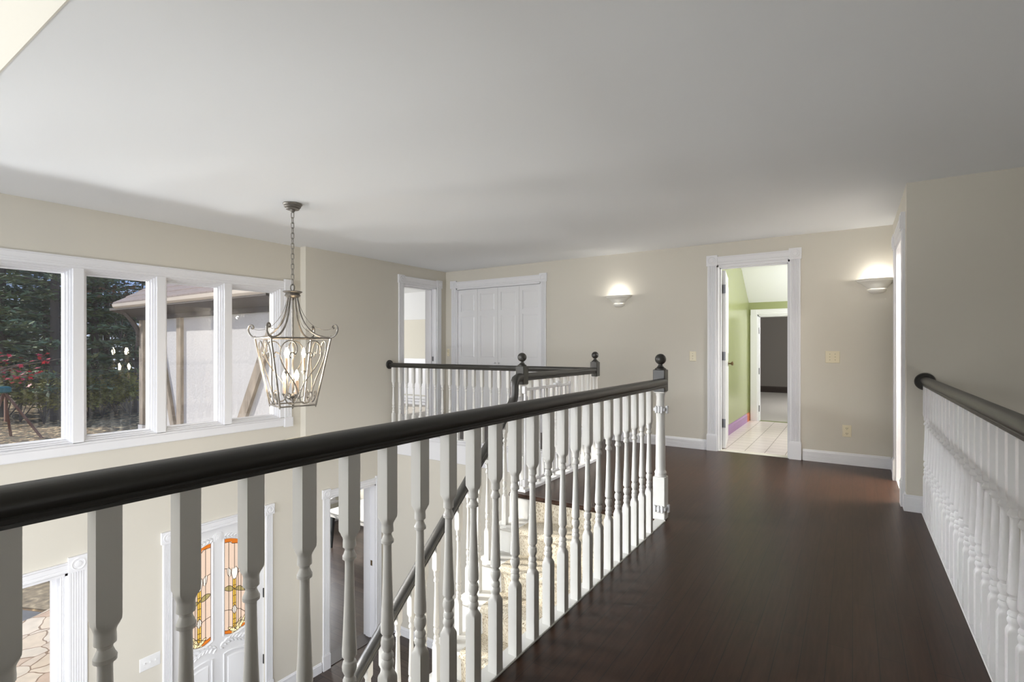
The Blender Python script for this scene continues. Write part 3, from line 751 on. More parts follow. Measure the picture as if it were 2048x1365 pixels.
m = MB(); m.tube([(cx, cy, 1.58), (cx, cy, .70)], .007, 10); m.lathe([(.007, .80), (.02, .79), (.024, .778), (.012, .766), (.008, .75)], (cx, cy), 14); m.build('centre_rod', M['metal'], CH)
m = MB(); m.lathe([(0, .708), (.012, .706), (.014, .698), (.006, .690), (.008, .684), (0, .668)], (cx, cy), 12); m.build('bottom_finial', M['metal'], CH)
RC, RB, ZT, ZB = .326, .198, 1.256, .708
dirs = []
for k in range(4):
    ang = math.radians(4.6)+k*PI/2
    dirs.append((RT*(-math.cos(ang))+FW*(math.sin(ang))).normalized())
def P(d, r, z): return (cx+d.x*r, cy+d.y*r, z)
def spiral(c, r0, r1, a0, turns, n):
    return [(c[0]+(r0+(r1-r0)*i/n)*math.cos(a0+turns*2*PI*i/n), c[1]+(r0+(r1-r0)*i/n)*math.sin(a0+turns*2*PI*i/n)) for i in range(n+1)]
def cat(pts, n=6):
    out = []; Q = [Vector((*p, 0)) for p in pts]
    for i in range(len(Q)-1):
        p0 = Q[max(0, i-1)]; p1 = Q[i]; p2 = Q[i+1]; p3 = Q[min(len(Q)-1, i+2)]
        for k in range(n):
            t = k/n
            v = .5*((2*p1)+(p2-p0)*t+(2*p0-5*p1+4*p2-p3)*t*t+(3*p1-p0-3*p2+p3)*t**3)
            out.append((v.x, v.y))
    out.append((Q[-1].x, Q[-1].y)); return out
arm = cat([(.040, 1.60), (.048, 1.54), (.066, 1.46), (.098, 1.385), (.145, 1.325), (.20, 1.286), (.26, 1.266), (.315, 1.262), (.352, 1.272), (.376, 1.300), (.384, 1.330), (.376, 1.355), (.360, 1.366), (.344, 1.360), (.338, 1.346), (.346, 1.337), (.354, 1.343)])
wire = cat([(.044, 1.60), (.066, 1.515), (.11, 1.43), (.17, 1.365), (.24, 1.330), (.30, 1.324), (.345, 1.338)])
for d in dirs:
    o = MB().tube([P(d, r, z) for r, z in arm], .0078, 8).build('arm', M['metal'], CH)
    w_ = MB(); w_.tube([P(d, r, z) for r, z in wire], .002, 6); w_.build('wire', M['metal'], o)
    MB().lathe([(0, 1.252), (.006, 1.252), (.006, 1.27), (.003, 1.276), (0, 1.277)], (cx+d.x*RC, cy+d.y*RC), 8).build('knob', M['metal'], o)
m = MB()
for r, z, t in ((RC, ZT, .0085), (RB, ZB, .0085)):
    for k in range(4):
        m.tube([P(dirs[k], r, z), P(dirs[(k+1) % 4], r, z)], t, 4, sq=True)
for d in dirs: m.tube([P(d, RC, ZT), P(d, RB, ZB)], .0085, 4, sq=True)
for d in dirs: m.lathe([(0, ZB-.02), (.004, ZB-.014), (.007, ZB-.004), (.004, ZB+.002)], (cx+d.x*RB, cy+d.y*RB), 8)
m.build('cage_frame', M['metal'], CH)
# one S scroll in side coordinates: s across (-1..1 of half side), t up (0 bottom..1 top), mirrored
S1 = [(-.36, .715), (-.42, .755), (-.33, .80), (-.20, .775), (-.15, .86), (-.25, .95), (-.45, .97), (-.66, .90), (-.76, .76), (-.66, .60), (-.44, .46), (-.20, .32), (-.06, .18), (-.10, .07), (-.30, .02), (-.56, .04), (-.70, .12), (-.60, .19), (-.42, .17), (-.44, .11), (-.54, .115)]
S1c = cat(S1, 5)
for k in range(4):
    a, b_ = dirs[k], dirs[(k+1) % 4]
    for sg in (1, -1):
        pts = []
        for s, t in S1c:
            r = RB+(RC-RB)*t; z = ZB+.008+(ZT-ZB-.016)*t
            u = (s*sg+1)/2
            pts.append((cx+(a.x*(1-u)+b_.x*u)*r, cy+(a.y*(1-u)+b_.y*u)*r, z))
        MB().tube(pts, .0052, 6).build('scroll', M['metal'], CH)
for i in range(6):
    up = i % 2 == 0
    ang = A+.35+i*PI/3
    rr = .085 if up else .062
    zz = .985 if up else .80
    x, y = cx+rr*math.cos(ang), cy+rr*math.sin(ang)
    m = MB(); m.tube([(cx, cy, .775), (cx+rr*.5*math.cos(ang), cy+rr*.5*math.sin(ang), .755), (x, y, .775), (x, y, zz-.012)], .004, 8)
    m.lathe([(.004, zz-.035), (.008, zz-.02), (.017, zz-.008), (.018, zz), (.012, zz+.004)], (x, y), 14)
    arm_ = m.build('candle_arm', M['metal'], CH)
    MB().lathe([(0, zz), (.0125, zz), (.0125, zz+.105), (.010, zz+.112), (0, zz+.112)], (x, y), 14).build('candle_sleeve', M['candle'], arm_)
    z1 = zz+.112
    MB().lathe([(.008, z1), (.012, z1+.014), (.0165, z1+.03), (.0165, z1+.04), (.012, z1+.056), (.006, z1+.070), (.002, z1+.080), (0, z1+.083)], (x, y), 14).build('flame_bulb', M['bulb'], arm_)
# ------------------------------------------------------------------ ground floor: front door, glazed side window, doorway
D5 = thing('door_5', (WX, 2.77, GZ), 'white carved front door with two arched stained glass panels', 'front door', None, 'structure')
fr = FX(WX)
casing(D5, fr, 2.302, 3.243, GZ, -.69, .082, hw=.10, blk=.112, fl=5, depth=.2, rose=True, jamb=False)
dW = -.035
PL = [(2.46, -1.02), (2.462, -.97), (2.475, -.935), (2.50, -.905), (2.535, -.878), (2.575, -.858), (2.62, -.842), (2.66, -.835), (2.685, -.834), (2.685, -1.832), (2.655, -1.848), (2.62, -1.86), (2.585, -1.862), (2.55, -1.855), (2.515, -1.842), (2.48, -1.838), (2.46, -1.83)]
CYD = 2.7515
PR = [(2*CYD-a, z) for a, z in PL]
def inpoly(a, z, poly):
    c = False; n = len(poly)
    for i in range(n):
        (x1, y1), (x2, y2) = poly[i], poly[i-1]
        if (y1 > z) != (y2 > z) and a < (x2-x1)*(z-y1)/(y2-y1)+x1: c = not c
    return c
# door leaf: grid of cells with the glass openings left out
m = MB()
def polyhole_panel(mb, a0, a1, z0, z1, poly, w0, w1):
    """slab a0..a1,z0..z1 with one polygonal hole bridged radially to the border"""
    n = len(poly); ca = sum(p[0] for p in poly)/n; cz = sum(p[1] for p in poly)/n
    def border(p):
        dx, dz = p[0]-ca, p[1]-cz; t = 1e9
        if dx > 1e-9: t = min(t, (a1-ca)/dx)
        if dx < -1e-9: t = min(t, (a0-ca)/dx)
        if dz > 1e-9: t = min(t, (z1-cz)/dz)
        if dz < -1e-9: t = min(t, (z0-cz)/dz)
        return (ca+dx*t, cz+dz*t)
    poly2 = []
    for i in range(n):
        p, q = poly[i], poly[(i+1) % n]; k = max(1, int(math.hypot(q[0]-p[0], q[1]-p[1])/.03))
        for j in range(k): poly2.append((p[0]+(q[0]-p[0])*j/k, p[1]+(q[1]-p[1])*j/k))
    n = len(poly2)
    inn = poly2; out = [border(p) for p in poly2]
    for (w, flip) in ((w1, 0), (w0, 1)):
        vs = [fr(*p, w) for p in inn]+[fr(*p, w) for p in out]
        mb.add(vs, [(i, (i+1) % n, n+(i+1) % n, n+i) for i in range(n)])
    vs = [fr(*p, w0) for p in inn]+[fr(*p, w1) for p in inn]
    mb.add(vs, [(i, (i+1) % n, n+(i+1) % n, n+i) for i in range(n)])
    # corner fill
    cs = [(a0, z0), (a1, z0), (a1, z1), (a0, z1)]
    for c in cs:
        for i in range(n):
            p, q = out[i], out[(i+1) % n]
            if (abs(p[0]-c[0]) < 1e-6) != (abs(q[0]-c[0]) < 1e-6) and (abs(p[1]-c[1]) < 1e-6) != (abs(q[1]-c[1]) < 1e-6) and math.hypot(p[0]-c[0], p[1]-c[1]) < .3 and math.hypot(q[0]-c[0], q[1]-c[1]) < .3:
                for w in (w0, w1): mb.add([fr(*p, w), fr(*c, w), fr(*q, w)], [(0, 1, 2)])
for poly, x0, x1 in ((PL, 2.305, CYD), (PR, CYD, 3.240)):
    polyhole_panel(m, x0, x1, -1.93, -.693, poly, dW-.04, dW)
m.box(2.305, 3.240, GZ+.01, -1.93, dW-.04, dW, fr)
leaf = m.build('door_panel', M['door_white'], D5, 20)
def rope(pts, r=.006, w=None, n=6): return MB().tube([fr(a, z, (dW+.002) if w is None else w) for a, z in pts], r, n)
m = MB()
for poly in (PL, PR):
    c = (sum(p[0] for p in poly)/len(poly), sum(p[1] for p in poly)/len(poly))
    q = [(a+(.012 if a > c[0] else -.012), z+(.012 if z > c[1] else -.012)) for a, z in poly]
    m.tube([fr(a, z, dW+.002) for a, z in q], .008, 6, closed=True)
m.build('glass_bead', M['door_white'], leaf)
m = MB()   # carved crest and foliage
for r_, d_ in ((.055, .006), (.042, .012), (.026, .016), (.012, .020)):
    m.rings([[fr(CYD+r_*math.cos(2*PI*k/18)*(1+.10*math.cos(5*2*PI*k/18)), -.795+r_*1.05*math.sin(2*PI*k/18), dW+dd) for k in range(18)] for dd in (0, d_)])
rnd = random.Random(3)
def leafblob(a, z, ang, L, W):
    prof = [(0, 0), (.25, .8), (.5, 1), (.8, .55), (1, 0)]
    ring = [(x, y) for x, y in prof]+[(x, -y) for x, y in prof[::-1][1:-1]]
    f = lambda x, y, w: fr(a+(x*L)*math.cos(ang)-(y*W)*math.sin(ang), z+(x*L)*math.sin(ang)+(y*W)*math.cos(ang), dW+w)
    m.rings([[f(x, y, 0) for x, y in ring], [f(.08+x*.84, y*.7, .009) for x, y in ring], [f(.3+x*.4, y*.2, .013) for x, y in ring]])
for sg in (1, -1):
    for i in range(6):
        t = i/5
        a = CYD+sg*(.055+.17*t); z = -.80-.045*t*t
        leafblob(a, z, (.5 if sg > 0 else PI-.5)-sg*.5*t, .05, .012); leafblob(a, z, (-.7 if sg > 0 else PI+.7), .04, .010)
    for i in range(8):
        t = i/7
        a = CYD+sg*(.02+.26*t); z = -1.93+.03*math.sin(t*5)+.02*t
        leafblob(a, z, (.6 if sg > 0 else PI-.6), .055, .014); leafblob(a, z-.012, (-.8 if sg > 0 else PI+.8), .05, .012)
    m.tube([fr(CYD+sg*(.02+.26*t/12), -1.935+.03*math.sin(t/12*5)+.02*t/12, dW+.004) for t in range(13)], .006, 6)
m.build('carving', M['door_white'], leaf)
m = MB()   # lower arched panels
for sg in (1, -1):
    i0, i1 = .06, .39
    top = [(CYD+sg*(i0+(i1-i0)*t/12), -2.03-.085*(t/12)**1.5+.03*math.sin(t/12*PI)*.6) for t in range(13)]
    pl = [(CYD+sg*i0, -2.62)]+top+[(CYD+sg*i1, -2.62)]
    m.tube([fr(a, z, dW+.001) for a, z in pl], .011, 6, closed=True)
    c = (CYD+sg*(i0+i1)/2, -2.35)
    inn = [(c[0]+(a-c[0])*.80, c[1]+(z-c[1])*.86) for a, z in pl]
    m.rings([[fr(a, z, dW) for a, z in inn], [fr(c[0]+(a-c[0])*.93, c[1]+(z-c[1])*.95, dW+.010) for a, z in inn]])
m.build('lower_panel', M['door_white'], leaf)
# stained glass: each pane is a fine grid of coloured pieces with lead cames on top
def bz(pts, n=8): return cat(pts, n)
def glasspane(poly, mir):
    X = (lambda u: u) if not mir else (lambda u: 2*CYD-u)
    # design laid out for the left pane
    stem_a, stem_b = 2.556, 2.592
    tulip = [(2.538, -1.20), (2.556, -1.165), (2.578, -1.18), (2.600, -1.17), (2.607, -1.22), (2.592, -1.285), (2.574, -1.30), (2.553, -1.285), (2.540, -1.24)]
    tulip2 = [(2.612, -1.185), (2.632, -1.155), (2.652, -1.16), (2.647, -1.22), (2.632, -1.255), (2.614, -1.25)]
    tulip3 = [(2.488, -1.09), (2.506, -1.05), (2.530, -1.07), (2.526, -1.10), (2.508, -1.12)]
    leafA = bz([(2.575, -1.40), (2.60, -1.365), (2.64, -1.345), (2.684, -1.362), (2.65, -1.395), (2.61, -1.41), (2.575, -1.40)], 4)
    leafB = bz([(2.575, -1.405), (2.54, -1.385), (2.50, -1.40), (2.462, -1.455), (2.505, -1.445), (2.545, -1.425), (2.575, -1.405)], 4)
    diam = [(2.574, -1.565), (2.604, -1.615), (2.574, -1.672), (2.544, -1.625)]
    petals = [bz([(2.574, -1.835), (2.53, -1.80), (2.50, -1.73), (2.53, -1.755), (2.56, -1.80), (2.574, -1.835)], 4),
              bz([(2.52, -1.845), (2.475, -1.79), (2.46, -1.72), (2.495, -1.765), (2.525, -1.81), (2.52, -1.845)], 4),
              bz([(2.54, -1.86), (2.58, -1.81), (2.64, -1.785), (2.62, -1.825), (2.58, -1.852), (2.54, -1.86)], 4)]
    def topz(a): return -.945+.045*math.sin((a-2.46)/.225*PI*.5)+(.02 if a > 2.6 else 0)
    def botz(a): return -1.79+.025*math.sin((a-2.46)*26)
    amax = max(p[0] for p in poly); amin = min(p[0] for p in poly); zmax = max(p[1] for p in poly); zmin = min(p[1] for p in poly)
    g = .006; na = int((amax-amin)/g)+1; nz = int((zmax-zmin)/g)+1
    mb = MB(); w = dW-.018; idx = {}
    def vid(i, j):
        if (i, j) not in idx: idx[(i, j)] = len(mb.v); mb.v.append(fr(amin+i*g, zmin+j*g, w))
        return idx[(i, j)]
    for i in range(-1, na+1):
        for j in range(-1, nz+1):
            a, z = amin+(i+.5)*g, zmin+(j+.5)*g
            if not any(inpoly(a+da, z+dz, poly) for da in (-g, g) for dz in (-g, g)): continue
            u = X(a); k = 0
            if inpoly(u, z, tulip) or inpoly(u, z, tulip2) or inpoly(u, z, tulip3) or inpoly(u, z, diam): k = 5
            elif inpoly(u, z, leafA) or inpoly(u, z, leafB): k = 4
            elif any(inpoly(u, z, p) for p in petals): k = 3
            elif stem_a < u < stem_b and -1.84 < z < -1.285: k = 2
            elif z > topz(u): k = 1
            elif z < botz(u): k = 1 if u > 2.60 or (u < 2.50 and z < -1.81) else 3
            mb.f.append((vid(i, j), vid(i+1, j), vid(i+1, j+1), vid(i, j+1))); mb.mi.append(k)
    pane = mb.build('stained_glass', [M['gl_peach'], M['gl_amber'], M['gl_gold'], M['gl_cream'], M['gl_olive'], M['gl_clear']], leaf, 0)
    lm = MB()
    def line(pts, r=.0028): lm.tube([fr(X(a), z, dW-.015) for a, z in pts], r, 5)
    for sh in (tulip, tulip2, tulip3, leafA, leafB, diam, *petals): line(list(sh)+[sh[0]])
    for a in (2.504, 2.534, 2.634): 
        zt = topz(a)
        segs = [(zt, -1.80)]
        line([(a, zt), (a, -1.79)])
    for a in (stem_a, 2.574, stem_b): line([(a, -1.29), (a, -1.82)])
    line([(2.574, topz(2.574)), (2.574, -1.17)])
    for z in (-1.36, -1.47, -1.55, -1.72, -1.77): line([(stem_a, z), (stem_b, z)])
    line([(2.462+.223*t/10, topz(2.462+.223*t/10)) for t in range(11)]); line([(2.462+.223*t/10, botz(2.462+.223*t/10)) for t in range(11)])
    line([(2.604, -1.615), (2.64, -1.60), (2.685, -1.59)]); line([(2.544, -1.625), (2.51, -1.64), (2.462, -1.69)])
    line([(2.652, -1.16), (2.685, -1.15)]); line([(2.54, -1.24), (2.50, -1.22), (2.462, -1.24)])
    lm.tube([fr(a, z, dW-.015) for a, z in poly], .003, 5, closed=True)
    lm.build('lead_came', M['lead'], pane)
glasspane(PL, False); glasspane(PR, True)
for z in (-.90, -1.56, -2.30):
    m = MB(); m.box(3.236, 3.247, z-.05, z+.05, -.034, -.026, fr); m.tube([fr(3.2415, z-.052, -.026), fr(3.2415, z+.052, -.026)], .006, 8); m.build('hinge', M['black'], D5)
m = MB(); m.box(2.302-.001, 2.306, GZ, -.69, -.2, .002, fr); m.box(3.239, 3.2435, GZ, -.69, -.2, -.03, fr); m.box(2.302, 3.243, -.694, -.688, -.2, .002, fr); m.build('jamb', M['trim'], D5)

W2 = thing('window_2', (WX, .6, GZ), 'tall fluted ground floor window showing the flagstone path', 'window', None, 'structure')
casing(W2, fr, -.35, 1.515, GZ+.06, -.705, .13, hw=.095, blk=.13, fl=6, plinth=.0, depth=.2)
m = MB(); m.prism([(1.47+x, y-.10) for x, y in flutes(.05, .09, 3, .005, .006)], GZ+.06, -.705, lambda a, w, z: fr(a, z, w)); m.build('casing', M['trim'], W2, 20)
m = MB()
for p in ((-.35, -.30, GZ+.06, -.705), (1.44, 1.49, GZ+.06, -.705), (-.30, 1.44, GZ+.06, GZ+.13), (-.30, 1.44, -.74, -.705)): m.box(*p, -.15, -.10, fr)
s_ = m.build('sash', M['trim'], W2)
m = MB(); m.box(-.32, 1.46, GZ+.11, -.72, -.128, -.123, fr); m.build('pane', M['glass'], s_)
D6 = thing('door_6', (JX, 4.37, GZ), 'white cased ground floor doorway to a sunlit room with a table', 'doorway', None, 'structure')
casing(D6, FX(JX), 4.0, 4.74, GZ, -.66, .09, hw=.09, blk=.11, fl=4, depth=.22)
m = MB(); m.box(4.718, 4.722, GZ+.98, GZ+1.05, -.075, -.045, FX(JX)); m.build('strike_plate', M['brass'], D6)
b = MB(); b.box(JX-.24, JX+.0, 4.0, 4.74, GZ, GZ+.006)
struct(b, 'trim_4', M['darkbase'], 'dark wood threshold strip in the ground floor doorway', 'trim')

# ------------------------------------------------------------------ rooms seen through the doorways
# upstairs cream room (in the wing)
RY = 7.8
struct(wallpanel(FY(RY), -9.7, -5.55, -.05, 3.0, .1, []), 'wall_cream_room', M['cream'], 'cream far wall of the room behind the left corner doorway', 'wall', 0)
b = MB(); b.box(-9.7, -5.55, 3.9, RY, -.06, -.001); struct(b, 'floor_cream_room', M['carpet_grey'], 'pale carpet in the room behind the left corner doorway', 'floor', 0)
b = MB(); b.add([(-9.7, RY-.002, 1.76), (-5.55, RY-.002, 1.76), (-5.55, RY-.42, 2.27), (-9.7, RY-.42, 2.27)], [(0, 1, 2, 3)]); b.box(-9.7, -5.55, 4.05, RY-.42, 2.27, 2.3)
b.add([(-9.7, RY-.002, 1.76), (-5.55, RY-.002, 1.76), (-5.55, RY-.002, 3), (-9.7, RY-.002, 3)], [(0, 1, 2, 3)])
struct(b, 'ceiling_cream_room', M['ceil'], 'white sloped ceiling of the cream room', 'ceiling', 0)
b = MB(); b.box(-9.7, -5.55, RY-.03, RY-.001, .20, .90); b.box(-9.7, -5.55, RY-.045, RY-.001, .90, .95)
for z in (0, .06, .12): b.box(-9.7, -5.55, RY-.045-(.12-z)*.1, RY-.001, z, z+.052)
struct(b, 'trim_5', M['trim'], 'white wainscot with chair rail in the cream room', 'trim', 20)
b = wallpanel(FX(-9.75), 3.875, RY+.05, GZ-.1, 2.6, .12, [(4.3, 6.2, .25, 1.7), (5.0, 7.4, GZ+.5, GZ+2.1)])
struct(b, 'wall_wing_left', M['cream'], 'cream outer wall of the wing rooms with windows', 'wall', 0)
struct(wallpanel(FY(RY-.2), -9.7, -5.55, GZ-.1, -.07, .1, []), 'wall_table_room', M['cream'], 'cream wall behind the table in the ground floor room', 'wall', 0)
baseboard('baseboard_table_room', FX(-9.75), 3.9, RY-.2, GZ, 'white baseboard in the ground floor table room', h=.16)
baseboard('baseboard_table_room_back', FY(RY-.2), -9.7, -5.6, GZ, 'white baseboard behind the table', h=.16)
W3 = thing('window_3', (-9.75, 6.2, GZ+.5), 'bright shaded window beside the table in the ground floor room', 'window', None, 'structure')
f3 = FX(-9.75)
m = MB()
for p in ((4.95, 5.03, GZ+.45, GZ+2.15), (7.37, 7.45, GZ+.45, GZ+2.15), (6.16, 6.24, GZ+.5, GZ+2.1), (5.03, 7.37, GZ+2.07, GZ+2.15), (5.03, 7.37, GZ+.45, GZ+.53)): m.box(*p, -.1, .02, f3)
for z in (GZ+.95, GZ+1.4): m.box(5.03, 7.37, z-.02, z+.02, -.06, -.03, f3)
m.box(4.9, 7.5, GZ+.43, GZ+.47, -.1, .07, f3)
m.build('frame', M['trim'], W3)
m = MB(); m.box(5.03, 7.37, GZ+.53, GZ+2.07, -.075, -.07, f3); m.build('pane', M['glass'], W3)
TB = thing('long_table', (-7.6, 6.85, GZ), 'long white table with dark tapered legs in the ground floor room', 'table')
zt = -2.0
m = MB(); m.bevbox(-8.55, -6.3, 6.33, 7.35, zt-.03, zt, .004); m.build('tabletop', M['table_white'], TB)
m = MB(); m.box(-8.50, -6.35, 6.37, 6.39, zt-.12, zt-.03); m.box(-8.50, -6.35, 7.29, 7.31, zt-.12, zt-.03); m.box(-8.50, -8.48, 6.39, 7.29, zt-.12, zt-.03); m.box(-6.37, -6.35, 6.39, 7.29, zt-.12, zt-.03); m.build('apron', M['table_white'], TB)
for x, y, dx in ((-8.46, 6.42, -.05), (-6.4, 6.42, .05), (-8.46, 7.26, -.05), (-6.4, 7.26, .05)):
    m = MB(); rs = [[(x+dx*q+s1*h, y+s2*h, z) for s1, s2 in ((-1, -1), (1, -1), (1, 1), (-1, 1))] for z, h, q in ((zt-.031, .034, 0), (GZ+.001, .016, 1))]
    m.rings(rs); m.build('leg', M['table_leg'], TB)
# green room and the grey bedroom beyond
b = MB(); b.box(-1.52, -1.40, BY+.16, 9.05, -.05, 3.0); struct(b, 'wall_green_left', M['green'], 'glossy olive green wall left of the open door', 'wall', 0)
b = wallpanel(FY(9.05), -1.6, .8, -.05, 3.0, .12, [(-1.272, -.50, 0, 1.70)]); struct(b, 'wall_green_back', M['green'], 'strip of green wall above the inner doorway', 'wall', 0)
b = MB(); b.box(.65, .75, BY+.16, 9.05, -.05, 3.0); struct(b, 'wall_green_right', M['green'], 'green wall on the right of the tiled room', 'wall', 0)
b = MB()
sl_ = [(6.3, 2.40), (8.28, 2.40), (8.44, 2.345), (8.56, 2.25), (8.72, 2.13), (9.05, 1.905), (9.06, 3.0), (6.3, 3.0)]
b.prism(sl_, -1.41, .66, lambda y, z, x: (x, y, z)); struct(b, 'ceiling_green_room', M['ceil'], 'white sloping ceiling of the green room', 'ceiling', 25)
b = MB(); b.box(-1.5, .7, BY+.02, 9.10, -.05, -.001); struct(b, 'floor_tile', M['tile'], 'pinkish white tiled floor of the green room', 'floor', 0)
baseboard('baseboard_green_left', FX(-1.40), BY+.2, 8.80, 0, 'purple painted baseboard along the green wall', M['purple'], .13)
baseboard('baseboard_green_corner', FX(-1.40), 8.80, 9.045, 0, 'orange painted end of the baseboard in the green room', M['orange'], .13)
D7 = thing('door_7', (-.9, 9.05, 0), 'inner white doorway in the green room leading to the grey bedroom', 'doorway', None, 'structure')
casing(D7, FY(9.05), -1.272, -.50, 0, 1.70, .105, hw=.09, blk=.09, fl=0, plinth=0, rose=False, depth=.12)
for z in (1.45, .80, .2):
    m = MB(); m.tube([(-1.25, 9.06, z-.05), (-1.25, 9.06, z+.05)], .008, 8); m.build('hinge', M['hinge'], D7)
b = MB(); b.box(-3.6, 1.5, 9.17, 15.2, -.05, 0); struct(b, 'floor_bedroom', M['carpet_grey'], 'grey beige carpet of the far bedroom', 'floor', 0)
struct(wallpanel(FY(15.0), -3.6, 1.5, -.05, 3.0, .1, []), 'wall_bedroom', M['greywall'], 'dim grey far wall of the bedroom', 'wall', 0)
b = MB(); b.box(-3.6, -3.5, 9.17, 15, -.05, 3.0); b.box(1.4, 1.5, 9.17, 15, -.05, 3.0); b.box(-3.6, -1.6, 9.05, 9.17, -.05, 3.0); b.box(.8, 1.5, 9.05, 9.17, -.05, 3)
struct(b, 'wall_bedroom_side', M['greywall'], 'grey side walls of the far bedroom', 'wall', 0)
b = MB(); b.box(-3.6, 1.5, 9.17, 15.1, 2.6, 2.7); struct(b, 'ceiling_bedroom', M['ceil'], 'white ceiling of the far bedroom', 'ceiling', 0)
baseboard('baseboard_bedroom', FY(15.0), -3.5, 1.4, 0, 'dark baseboard of the grey bedroom', M['darkbase'], .16)

# ------------------------------------------------------------------ outdoors
EG = -3.0
b = MB(); b.box(-120, -5.7, -60, 3.76, EG-.3, EG-.02); b.box(-120, -9.9, 3.7, 90, EG-.3, EG-.02)
o = struct(b, 'ground_lawn', M['lawn'], 'lawn strewn with fallen autumn leaves beyond the windows', 'lawn', 0)
b = MB()
pts = [(-5.68, -1.5), (-5.68, 3.7), (-9.7, 3.7), (-10.3, 3.3), (-10.55, 2.85), (-10.35, 2.45), (-10.2, 1.9), (-9.9, .8), (-9.5, -.5), (-8.5, -1.6)]
b.prism(pts, EG-.1, EG+.09, lambda x, y, z: (x, y, z)); struct(b, 'pavement_flagstone', M['flag'], 'tan flagstone path outside the ground floor window', 'path', 0)
b = MB(); b.prism([(-10.1, -1), (-10.3, 2.2), (-10.62, 2.62), (-12.0, 2.05), (-16, .5), (-16, -6), (-10, -6)], EG-.1, EG+.02, lambda x, y, z: (x, y, z)); struct(b, 'pavement_driveway', M['asphalt'], 'grey asphalt driveway beside the flagstones', 'driveway', 0)
b = MB(); b.prism([(-10.3, 3.4), (-10.6, 2.75), (-12.0, 2.15), (-16, .7), (-16, 5), (-10, 5)], EG-.1, EG+.0, lambda x, y, z: (x, y, z)); struct(b, 'ground_bed', M['litter'], 'brown leaf covered garden bed beside the driveway', 'garden bed', 0)
DG = thing('drain_box', (-12.0, 3.3, EG), 'dark square box lying on the garden bed beyond the flagstones', 'box')
m = MB(); m.bevbox(-12.35, -11.75, 3.05, 3.75, EG-.02, EG+.16, .02); m.build('box_body', M['drain'], DG)
m = MB(); m.bevbox(-12.37, -11.73, 3.03, 3.77, EG+.16, EG+.19, .01); m.build('lid', M['drain'], DG)

# house wing with half timbering
HWX, WY = -9.90, 3.75
HWg = thing('house_wing', (-8, 3.75, EG), 'white stucco house wing with brown half timbering and shingled roof', 'building')
b = wallpanel(FY(WY), HWX, -5.69, EG, 1.70, .12, []); b.build('stucco_wall', M['stucco'], HWg, 0)
def timber(pts, name='timber', m_='timber', d=.045):
    mb = MB(); mb.prism(pts, 0, d, lambda a, z, w: (a, WY-w, z)); return mb.build(name, M[m_], HWg, 20)
timber([(HWX-.06, -.10), (HWX+.08, -.10), (HWX+.08, 1.64), (HWX-.06, 1.64)], 'corner_post')
timber([(HWX-.06, EG), (HWX+.10, EG), (HWX+.10, -.11), (HWX-.06, -.11)], 'corner_base', 'stucco', .06)
timber([(-8.635, -1.2), (-8.50, -1.2), (-8.50, 1.64), (-8.635, 1.64)], 'post')
timber([(-9.30, 1.18), (-9.18, 1.24), (-8.70, -.07), (-8.82, -.10)], 'brace')
timber([(-6.06, 1.64), (-5.90, 1.64), (-6.86, -.02), (-7.05, -.02)], 'brace')
timber([(-5.66, -1.2), (-5.60, -1.2), (-5.60, 1.64), (-5.66, 1.64)], 'post')
m = MB(); m.box(HWX-.1, -5.66, WY-.07, WY, 1.635, 1.86); m.build('wall_plate', M['timber_dark'], HWg)
m = MB(); m.prism([(WY-.07, 1.70), (WY-.36, 1.79), (WY-.36, 1.83), (WY, 1.88), (WY, 1.70)], HWX-.35, -5.69, lambda y, z, x: (x, y, z)); m.build('soffit', M['timber_dark'], HWg)
m = MB(); m.prism([(3.44, 1.805), (3.39, 1.81), (3.355, 1.84), (3.345, 1.885), (3.352, 1.885), (3.36, 1.85), (3.395, 1.822), (3.435, 1.82), (3.435, 1.88), (3.44, 1.88)], -10.02, -5.69, lambda y, z, x: (x, y, z)); m.build('gutter', M['gutter'], HWg)
m = MB(); m.box(-10.05, -5.68, 3.44, 3.47, 1.79, 1.90); m.build('fascia', M['timber_dark'], HWg)
def roofslab(y0, y1, z0, z1, x0, x1, t=.03, mm='shingle'):
    mb = MB(); mb.prism([(y0, z0), (y1, z1), (y1, z1+t), (y0, z0+t)], x0, x1, lambda y, z, x: (x, y, z)); return mb
k = .62
rows = MB(); ny = 16
for i in range(ny):
    ya = 3.38+i*.18
    rows.prism([(ya, 1.895+(ya-3.38)*k+.022), (ya+.20, 1.895+(ya+.20-3.38)*k+.006), (ya+.20, 1.895+(ya+.20-3.38)*k-.01), (ya, 1.895+(ya-3.38)*k)], -10.08, -5.69, lambda y, z, x: (x, y, z))
rows.build('roof', M['shingle'], HWg, 20)
m = MB(); m.prism([(3.42, 1.86), (5.8, 1.86+2.38*k), (5.8, 1.70), (3.75, 1.70)], -10.0, -9.94, lambda y, z, x: (x, y, z)); m.build('gable', M['timber_dark'], HWg)
m = MB(); m.tube([(-9.93, 3.44, 1.81), (-9.95, 3.62, 1.60), (-9.97, 3.70, 1.45), (-9.97, 3.70, 1.2)], .035, 8); m.build('downspout', M['timber_dark'], HWg)

# rusty tripod on the lawn
TR = thing('wooden_tripod', (-32.6, 7.0, EG), 'rust brown wooden tripod with a teal cap standing on the lawn', 'tripod')
tx, ty = -32.6, 6.75
feet = [(-33.2, 7.12), (-31.2, 7.75), (-32.4, 6.15)]
for fx_, fy_ in feet:
    MB().tube([(fx_, fy_, EG-.03), (tx, ty, EG+2.15)], .055, 8).build('leg', M['rust'], TR)
m = MB(); m.box(tx-.10, tx+.10, ty+.02, ty+.10, EG+.75, EG+1.9); m.build('board', M['rust'], TR)
m = MB(); m.bevbox(tx-.25, tx+.25, ty-.55, ty+.22, EG+2.08, EG+2.38, .06); m.build('cap', M['teal'], TR)

